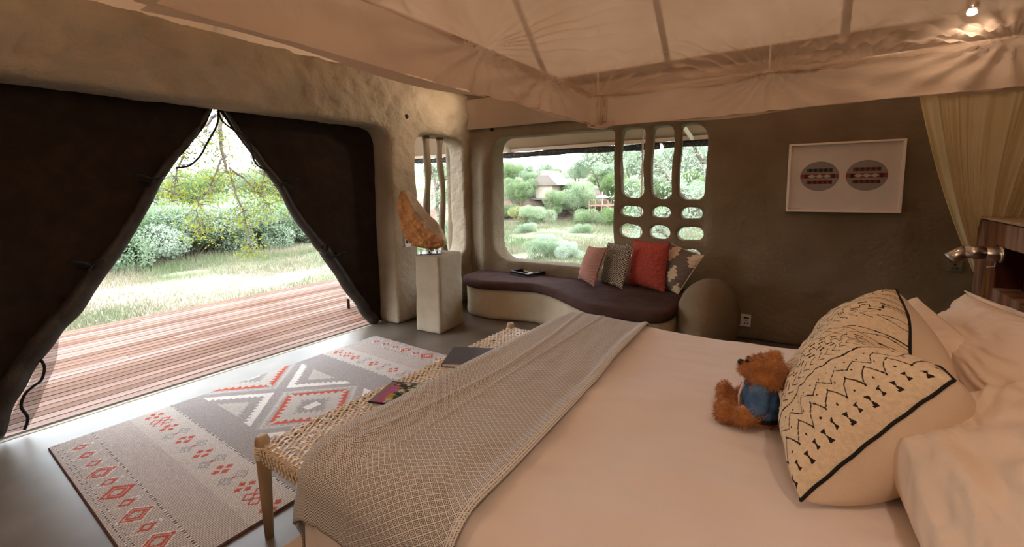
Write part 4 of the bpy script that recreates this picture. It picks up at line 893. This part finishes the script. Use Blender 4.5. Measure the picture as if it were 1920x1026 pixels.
nn_ = vnoise(V, 12, 4, 4); lower = np.array([1.0 if True else 0]*len(V))
sl = (V-np.array([-3.331, 3.351, 1.042])); tt_ = sl[:, 0]*.72+sl[:, 1]*.69; cutside = (sl[:, 2]+1.02*tt_*1.25 > .015)
V += (nn_*np.where(cutside, .004, .026))[:, None]*nd; V[:, 2] += nn_*np.where(cutside, .001, .006)
setV(me, V-c0)
cen = np.zeros(len(me.polygons)*3); me.polygons.foreach_get('center', cen); cen = cen.reshape(-1, 3)+c0; sl = cen-np.array([-3.331, 3.351, 1.042]); tt_ = sl[:, 0]*.72+sl[:, 1]*.69
rr = np.random.default_rng(2).random(len(cen)); rd_ = np.array([.720, .694, 0]); hc = cen @ rd_; hr = Rg @ rd_; o_i = np.argsort(Rg[:, 2]); cs = hc > np.interp(cen[:, 2], Rg[o_i, 2], hr[o_i])
fc = np.where(cs[:, None], np.array((.46, .35, .24)), np.array((.62, .30, .115))*(.75+.35*rr)[:, None]); setcol(me, fc)
st = link('sculptural_stone', me, M['stone'], None, True, label='tall leaning sandstone rock with a smooth cut face on the plaster pedestal', cat='rock'); st.location = c0
for (x, y) in ((-3.40, 3.27), (-3.31, 3.37)):
    pass
mt_ = empty('stone_mount', (-3.36, 3.33, .822), label='small steel pins and dark base plate holding up the sandstone rock', cat='stand')
b = MB(); b.box(-.12, .12, -.10, .10, 0, .010, Matrix.Rotation(.75, 3, 'Z')); b.build('base_plate', M['black'], mt_, bev=.001)
for x, y in ((-.07, -.07), (0, -.01), (.05, .05)):
    b = MB(); b.tube([(x, y, .008), (x, y, .05)], .008, 8); b.build('pin', M['steel'], mt_, True)

# ------------------------------------------------------------------ rug
RX0, RY0, RW, RL = -3.65, .447, 1.65, 2.35
nu, nv = 400, 280
s1, t1 = np.meshgrid(np.linspace(0, RL, nu+1), np.linspace(0, RW, nv+1), indexing='ij'); s = (s1[:-1, :-1]+s1[1:, 1:])/2; t = (t1[:-1, :-1]+t1[1:, 1:])/2
sm = np.minimum(s, RL-s)                       # the two ends mirror each other
rn = np.random.default_rng(8).random(s.shape)
GR, LG, WH, RD, DK = (.315, .27, .255), (.46, .405, .365), (.66, .60, .55), (.47, .085, .050), (.11, .085, .075)
fc = np.ones(s.shape+(3,))*np.array(GR)
rib = (np.mod(t/.0118, 1) < .5); end = sm < .60
fc[end & rib] = (.62, .55, .50); fc[end & ~rib] = (.28, .205, .185)
f_ = (sm > .37) & (sm < .60); fc[f_ & rib] = WH; fc[f_ & ~rib] = (.36, .28, .24)
farend = s > 1.6
for a in (.020, .040, .188, .600): 
    q = np.abs(sm-a) < .004; fc[q & (np.mod(t/.02, 1) < .5)] = DK; fc[q & (np.mod(t/.02, 1) >= .5)] = WH
def dm(cs_, ct_, hs, ht): return np.abs(sm-cs_)/hs+np.abs(t-ct_)/ht
# diamond row
for k in range(12):
    c = .156+.1385*k
    if c > 1.60: break
    big = k in (3, 5, 7, 9)
    hs, ht = (.066, .063) if big else (.036, .036)
    d = dm(.105, c, hs, ht)
    if big:
        fc[(d < 1.15) & (d > 1.0)] = WH if k != 5 else RD; fc[(d < 1.0) & (d > .80)] = RD; fc[(d < .8) & (d > .68)] = LG; fc[(d < .68) & (d > .45)] = RD; fc[d < .28] = LG
    else:
        d2_ = dm(.105, c, .068, .050); fc[(d2_ < 1.0) & (d2_ > .86) & (np.abs(sm-.105) > .02)] = WH; fc[(d < 1) & (d > .55)] = RD; fc[d <= .55] = LG
# crosses
for k in range(13):
    c = .082+.1262*k
    if c > 1.6: break
    if k in (1, 11): 
        for dx in (-1, 1):
            for dy in (-1, 1): d = dm(.482+dx*.026, c+dy*.026, .034, .034); fc[(d < 1) & (d > .72)] = RD
    elif k % 2 == 0 or k == 0:
        col_ = RD
        for dx, dy in ((-1, 0), (1, 0), (0, -1), (0, 1)): d = dm(.482+dx*.034, c+dy*.030, .022, .020); fc[d < 1] = col_
        d = dm(.482, c, .016, .014); fc[d < 1] = LG
    else:
        for dx in (-1, 1): d = dm(.482+dx*.040, c, .036, .045); fc[(d < 1) & (d > .70)] = (.33, .30, .28); fc[(d < .5) & (d > .3)] = (.33, .3, .28)
        d = dm(.482, c, .012, .012); fc[d < 1] = RD
# central field
def tooth(x, p): return np.abs(np.mod(x/p, 1)-.5)*2
fld = ~end; a = np.abs(s-1.15)
for tc_ in (-.012, .838, 1.688):
    b_ = np.abs(t-tc_); m_ = a/.305+b_/.305; tt = tooth(a-b_, .068)
    q = fld & (m_ < 1.28) & (m_ >= 1.0); fc[q] = (.34, .30, .28); fc[q & (m_ > 1.14-.10*tooth(a-b_, .05)) & (m_ < 1.2)] = LG
    q = fld & (m_ < 1.0); fc[q] = LG; fc[q & (m_ > .76+.16*tt) & (np.minimum(a, b_) > .012)] = RD; fc[q & (np.minimum(a, b_) <= .012) & (m_ > .62)] = LG
    fc[q & (m_ < .50-.16*tooth(a-b_, .05))] = (.30, .26, .245); fc[q & (a < .05) & (b_ < .032)] = WH
for tc_ in (.413, 1.263):
    b_ = np.abs(t-tc_); lim = (a-.045)*.345/.326
    q = fld & (a > .045) & (a < .372) & (b_ < lim); fc[q] = GR; fc[q & (b_ > lim-.055-.035*(tooth(a+b_, .058)))] = WH
    q = fld & (a > .225) & (a < .362) & (b_ < (a-.215)*1.12*(.82+.22*tooth(a+b_, .05))); fc[q] = LG
fc = fc*(.86+.24*rn)[..., None]
P = np.stack([t1, s1, .013+.0*s1], 2); P[..., 2] += .0012*np.sin(s1*9)*np.sin(t1*7)
rug = empty('rug', (RX0, RY0, 0), label='flat-woven taupe rug with red and cream diamonds on the concrete floor', cat='rug')
grid('rug_pile', P, M['vc'], rug, fc=fc, smooth=False)
b = MB(); b.box(-.004, RW+.004, -.004, RL+.004, .001, .009); b.build('binding', M['rugedge'], rug, bev=.002)

# ------------------------------------------------------------------ woven bench at the foot of the bed
WX0, WX1, WY0, WY1, WZ = -1.885, -1.47, .84, 2.70, .43
wb2 = empty('woven_bench', (-1.68, 1.77, 0), label='pale timber bench with a lattice-woven rawhide seat at the foot of the bed', cat='bench'); ob = Vector((-1.68, 1.77, 0))
for x, y in ((WX0, WY0), (WX1, WY0), (WX0, WY1), (WX1, WY1)):
    b = MB(); q = Vector((x, y, 0))-ob; sx_ = 1 if x == WX0 else -1
    b.tube([q+Vector((0, 0, 0)), q+Vector((0, 0, .22)), q+Vector((0, 0, .40)), q+Vector((0, 0, .452)), q+Vector((0, 0, .466)), q+Vector((0, 0, .470))], [.0175, .0245, .029, .029, .023, .010], 14); b.build('leg', M['wood'], wb2, True)
for (p, q) in (((WX0, WY0), (WX0, WY1)), ((WX1, WY0), (WX1, WY1)), ((WX0, WY0), (WX1, WY0)), ((WX0, WY1), (WX1, WY1))):
    b = MB(); b.tube([Vector((p[0], p[1], .405))-ob, Vector((q[0], q[1], .405))-ob], .019, 12); b.build('rail', M['wood'], wb2, True)
b = MB(); wst = .0035
def strap(p, q, ph, amp=.004, w=.0042, th=.0018):
    n_ = max(3, int((Vector(q)-Vector(p)).length/.022)); P = []
    d = (Vector(q)-Vector(p)).normalized(); sd = Vector((-d.y, d.x, 0))*w
    for i in range(n_+1):
        r_ = Vector(p).lerp(Vector(q), i/n_); r_.z += amp*math.sin(i*PI/1.0*.5+ph); P.append(r_)
    V = []; F = []
    for r_ in P: V += [r_-sd-Vector((0, 0, th)), r_+sd-Vector((0, 0, th)), r_+sd+Vector((0, 0, th)), r_-sd+Vector((0, 0, th))]
    for i in range(n_):
        for k in range(4): F.append((4*i+k, 4*i+(k+1) % 4, 4*i+4+(k+1) % 4, 4*i+4+k))
    b.add([v-ob for v in V], F)
L_, Wd = WY1-WY0, WX1-WX0
rs = random.Random(6)
def clipline(c, sl, z, ph):   # x = WX0 + Wd*f ; y = c + sl*(x-WX0)
    pts_ = [(x, c+sl*(x-WX0)) for x in (WX0-.012, WX1+.012)]
    (xa, ya), (xb, yb) = pts_
    def cl(x0, y0, x1, y1, lo, hi):
        if abs(y1-y0) < 1e-9: return x0, y0, x1, y1
        def at(yv): return x0+(x1-x0)*(yv-y0)/(y1-y0)
        if y0 < lo and y1 < lo or y0 > hi and y1 > hi: return None
        if y0 < lo: x0, y0 = at(lo), lo
        if y0 > hi: x0, y0 = at(hi), hi
        if y1 < lo: x1, y1 = at(lo), lo
        if y1 > hi: x1, y1 = at(hi), hi
        return x0, y0, x1, y1
    r_ = cl(xa, ya, xb, yb, WY0-.01, WY1+.01)
    if r_ and math.hypot(r_[2]-r_[0], r_[3]-r_[1]) > .03: strap((r_[0], r_[1], z), (r_[2], r_[3], z), ph)
for i in range(64):
    c = WY0-.75+i*.043; clipline(c+rs.uniform(-.004, .004), 1.45, WZ, i*1.1); clipline(c+.75+rs.uniform(-.004, .004), -1.45, WZ+.003, i*1.7+1)
for i in range(46): y = WY0+.02+i*.0408; strap((WX0-.01, y, WZ+.001), (WX1+.01, y+rs.uniform(-.006, .006), WZ+.001), i*PI*.5)
b.build('woven_seat', M['leather'], wb2, kind='stuff')
b = MB()
for y0_, sgn in ((WY0, -1),):
    for i in range(30):
        x = WX0+.03+i*(Wd-.05)/30; dx = rs.uniform(-.012, .012)
        b.tube([Vector((x, y0_+.02, WZ))-ob, Vector((x, y0_-.018, WZ-.006))-ob, Vector((x+dx, y0_-.024, WZ-.03))-ob, Vector((x+dx*1.5, y0_-.008, WZ-.055))-ob], .0042, 4)
    for i in range(12):
        x = WX0+.03+i*(Wd-.1)/12; b.tube([Vector((x, y0_-.026, WZ-.002))-ob, Vector((x+.035, y0_-.029, WZ-.052))-ob], .0035, 4); b.tube([Vector((x+.035, y0_-.027, WZ-.002))-ob, Vector((x, y0_-.030, WZ-.052))-ob], .0035, 4)
for i in range(46):
    y = WY0+.03+i*.0400
    b.tube([Vector((WX0+.02, y, WZ))-ob, Vector((WX0-.017, y, WZ-.006))-ob, Vector((WX0-.024, y+.006, WZ-.03))-ob, Vector((WX0-.006, y+.010, WZ-.052))-ob], .0042, 4)
for x, y in ((WX0, WY0), (WX1, WY0), (WX0, WY1)):
    for z in (.375, .384, .393, .405, .416, .427):
        b.tube([Vector((x+.031*math.cos(a_), y+.031*math.sin(a_), z+.002*math.sin(3*a_)))-ob for a_ in np.linspace(0, 2*PI, 15)], .0042, 4)
b.build('lashing', M['leather'], wb2, kind='stuff')
# folder and magazine on the bench
def slabthing(name, loc, rz, w, d, h, mt, label, cat):
    e = empty(name, loc, rz, label=label, cat=cat); b = MB(); b.box(.002, w-.003, .002, d-.002, .0015, h-.0015); b.build('pages', M['paper'], e); return e
fo = slabthing('leather_folder', (-1.79, 1.84, .441), math.radians(27), .33, .285, .020, None, 'closed dark leather folder lying on the woven bench', 'folder')
for z in (0, .0175):
    b = MB(); b.box(0, .33, 0, .285, z, z+.003); b.build('cover', M['folder'], fo, bev=.001)
b = MB(); b.box(-.003, .002, 0, .285, 0, .0205); b.build('spine', M['folder'], fo, bev=.001)
mg = slabthing('magazine', (-1.79, 1.31, .441), math.radians(20), .30, .235, .009, None, 'glossy magazine with a pink and green cover lying on the woven bench', 'magazine')
nu, nv = 60, 48
U, V = np.meshgrid(np.linspace(0, .30, nu+1), np.linspace(0, .235, nv+1), indexing='ij'); u = (U[:-1, :-1]+U[1:, 1:])/2/.30; v = (V[:-1, :-1]+V[1:, 1:])/2/.235
q = np.stack([u.ravel()*4, v.ravel()*4, u.ravel()*0], 1); n1 = vnoise(q, 1.0, 3, 2).reshape(u.shape); n2 = vnoise(q, 1.6, 8, 2).reshape(u.shape); n3 = vnoise(q, 2.4, 15, 2).reshape(u.shape)
fc = np.ones(u.shape+(3,))*np.array((.10, .15, .11)); fc[n1 > .05] = (.035, .05, .04); fc[n2 > .12] = (.38, .27, .06); fc[(n3 > .12)] = (.55, .50, .42); fc[(n3 < -.28)] = (.02, .02, .025)
fc[(u < .26) & (v < .80)] = (.46, .10, .24); fc[(u < .12)] = (.26, .17, .18); fc[(u > .9)] = (.5, .08, .14); fc[(u > .22) & (u < .34) & (v < .42) & (n1 < .1)] = (.42, .30, .05); fc[v > .95] = (.05, .05, .06)
fc[(v < .12) & (u > .3)] = (.30, .27, .27)
grid('front_cover', np.stack([U, V, .009+.0*U+.003*np.sin(U*8)], 2), M['magcov'], mg, fc=fc)
b = MB(); b.box(0, .30, -.001, .001, 0, .009); b.build('spine', M['black'], mg)

# ------------------------------------------------------------------ teddy bear on the bed
tb = empty('teddy_bear', (-.14, 1.61, .705), label='golden-brown teddy bear in a blue denim jacket sitting against the patterned cushion', cat='toy'); oT = np.array([-.14, 1.61, .705])
def blobmesh(balls, vox, sm):
    b = bmesh.new()
    for c, r_ in balls:
        r_ = r_ if hasattr(r_, '__len__') else (r_, r_, r_)
        bmesh.ops.create_icosphere(b, subdivisions=3, radius=1, matrix=Matrix.Translation(Vector(c)-Vector(oT)) @ Matrix.Diagonal((*r_, 1)))
    me = bpy.data.meshes.new('b'); b.to_mesh(me); b.free(); return remesh(me, vox, sm)
def chain(a, b_, r0, r1, n_=6): return [(tuple(np.array(a)*(1-i/n_)+np.array(b_)*(i/n_)), r0*(1-i/n_)+r1*i/n_) for i in range(n_+1)]
balls = [((-.100, 1.62, .885), (.060, .058, .058)), ((-.110, 1.62, .780), (.050, .052, .058)), ((-.108, 1.62, .742), (.052, .055, .040))]
balls += chain((-.135, 1.62, .890), (-.158, 1.62, .886), .032, .024, 3)
balls += [((-.080, 1.572, .930), (.020, .012, .020)), ((-.080, 1.668, .930), (.020, .012, .020))]
balls += chain((-.125, 1.585, .742), (-.205, 1.560, .738), .031, .028)+[((-.215, 1.558, .745), (.026, .030, .036))]
balls += chain((-.130, 1.655, .742), (-.215, 1.690, .738), .031, .028)+[((-.232, 1.694, .752), (.024, .032, .040))]
balls += chain((-.112, 1.572, .830), (-.118, 1.535, .790), .026, .026)+chain((-.118, 1.535, .790), (-.155, 1.532, .757), .026, .029)
balls += chain((-.112, 1.668, .830), (-.130, 1.700, .790), .026, .025)+chain((-.130, 1.700, .790), (-.165, 1.690, .765), .025, .027)
me = blobmesh(balls, .006, 4); bodyV = getV(me).copy(); link('body', me, M['fur'], tb, True)
nrm = np.zeros(len(me.vertices)*3); me.vertices.foreach_get('normal', nrm); nrm = nrm.reshape(-1, 3)
jk = [((-.113, 1.62, .792), (.058, .062, .060)), ((-.110, 1.62, .752), (.058, .062, .028)), ((-.112, 1.62, .825), (.042, .050, .030))]
jk += chain((-.112, 1.572, .828), (-.118, 1.538, .795), .033, .034, 4)+chain((-.112, 1.668, .828), (-.130, 1.697, .795), .033, .032, 4)
mj = blobmesh(jk, .005, 4); V = getV(mj); V += (.0025*vnoise(V, 42, 6, 2))[:, None]*np.array([1, 1, 1]); setV(mj, V); link('jacket', mj, M['denim'], tb, True)
def local(p): return Vector(p)-Vector(oT)
b = MB(); b.tube([local((-.166, 1.600, .842)), local((-.176, 1.598, .80)), local((-.172, 1.597, .755))], .004, 6); b.build('zip_trim', M['red'], tb, True)
b = MB(); b.tube([local((-.164, 1.592, .845)), local((-.174, 1.588, .80)), local((-.170, 1.586, .755))], .0035, 6); b.build('front_trim', M['white'], tb, True)
b = MB(); b.tube([local((-.112+.046*math.cos(a_), 1.62+.050*math.sin(a_), .838)) for a_ in np.linspace(0, 2*PI, 20)], .007, 6); b.build('collar', M['denim'], tb, True)
b = MB(); b.tube([local((-.110+.060*math.cos(a_), 1.62+.063*math.sin(a_), .738)) for a_ in np.linspace(0, 2*PI, 24)], .006, 6); b.build('waistband', M['cord'], tb, True)
b = MB(); b.lathe([(.001, -.012), (.008, -.009), (.011, 0), (.008, .008), (.001, .011)], local((-.176, 1.618, .905)), 14); b.build('nose', M['noseb'], tb, True)
for y in (1.606, 1.642):
    b = MB(); b.lathe([(.001, -.006), (.0055, -.003), (.006, 0), (.004, .004), (.001, .006)], local((-.156, y, .918)), 10); b.build('eye', M['noseb'], tb, True)
# fur tufts
rf = np.random.default_rng(5); nf = 15000; k = rf.integers(0, len(bodyV), nf); c = bodyV[k]+rf.normal(size=(nf, 3))*.002; d = nrm[k]+rf.normal(size=(nf, 3))*.55+np.array([0, 0, -.2]); d /= np.linalg.norm(d, axis=1)[:, None]
cw = c+oT; injk = (np.abs(cw[:, 0]+.112) < .064) & (np.abs(cw[:, 1]-1.62) < .105) & (cw[:, 2] < .838) & (cw[:, 2] > .735) & ~((np.abs(cw[:, 1]-1.62) > .075) & (cw[:, 2] < .785)) & (cw[:, 0] > -.172)
c, d = c[~injk], d[~injk]; nf = len(c); sd = np.cross(d, rf.normal(size=(nf, 3))); sd /= np.linalg.norm(sd, axis=1)[:, None]; ln = (.008+.010*rf.random(nf))[:, None]
V = np.stack([c-sd*.0011, c+sd*.0011, c+d*ln+np.array([0, 0, -.001])], 1).reshape(-1, 3)
link('fur', mesh_np('fur', V, np.arange(3*nf).reshape(-1, 3)), M['fur'], tb, kind='stuff')
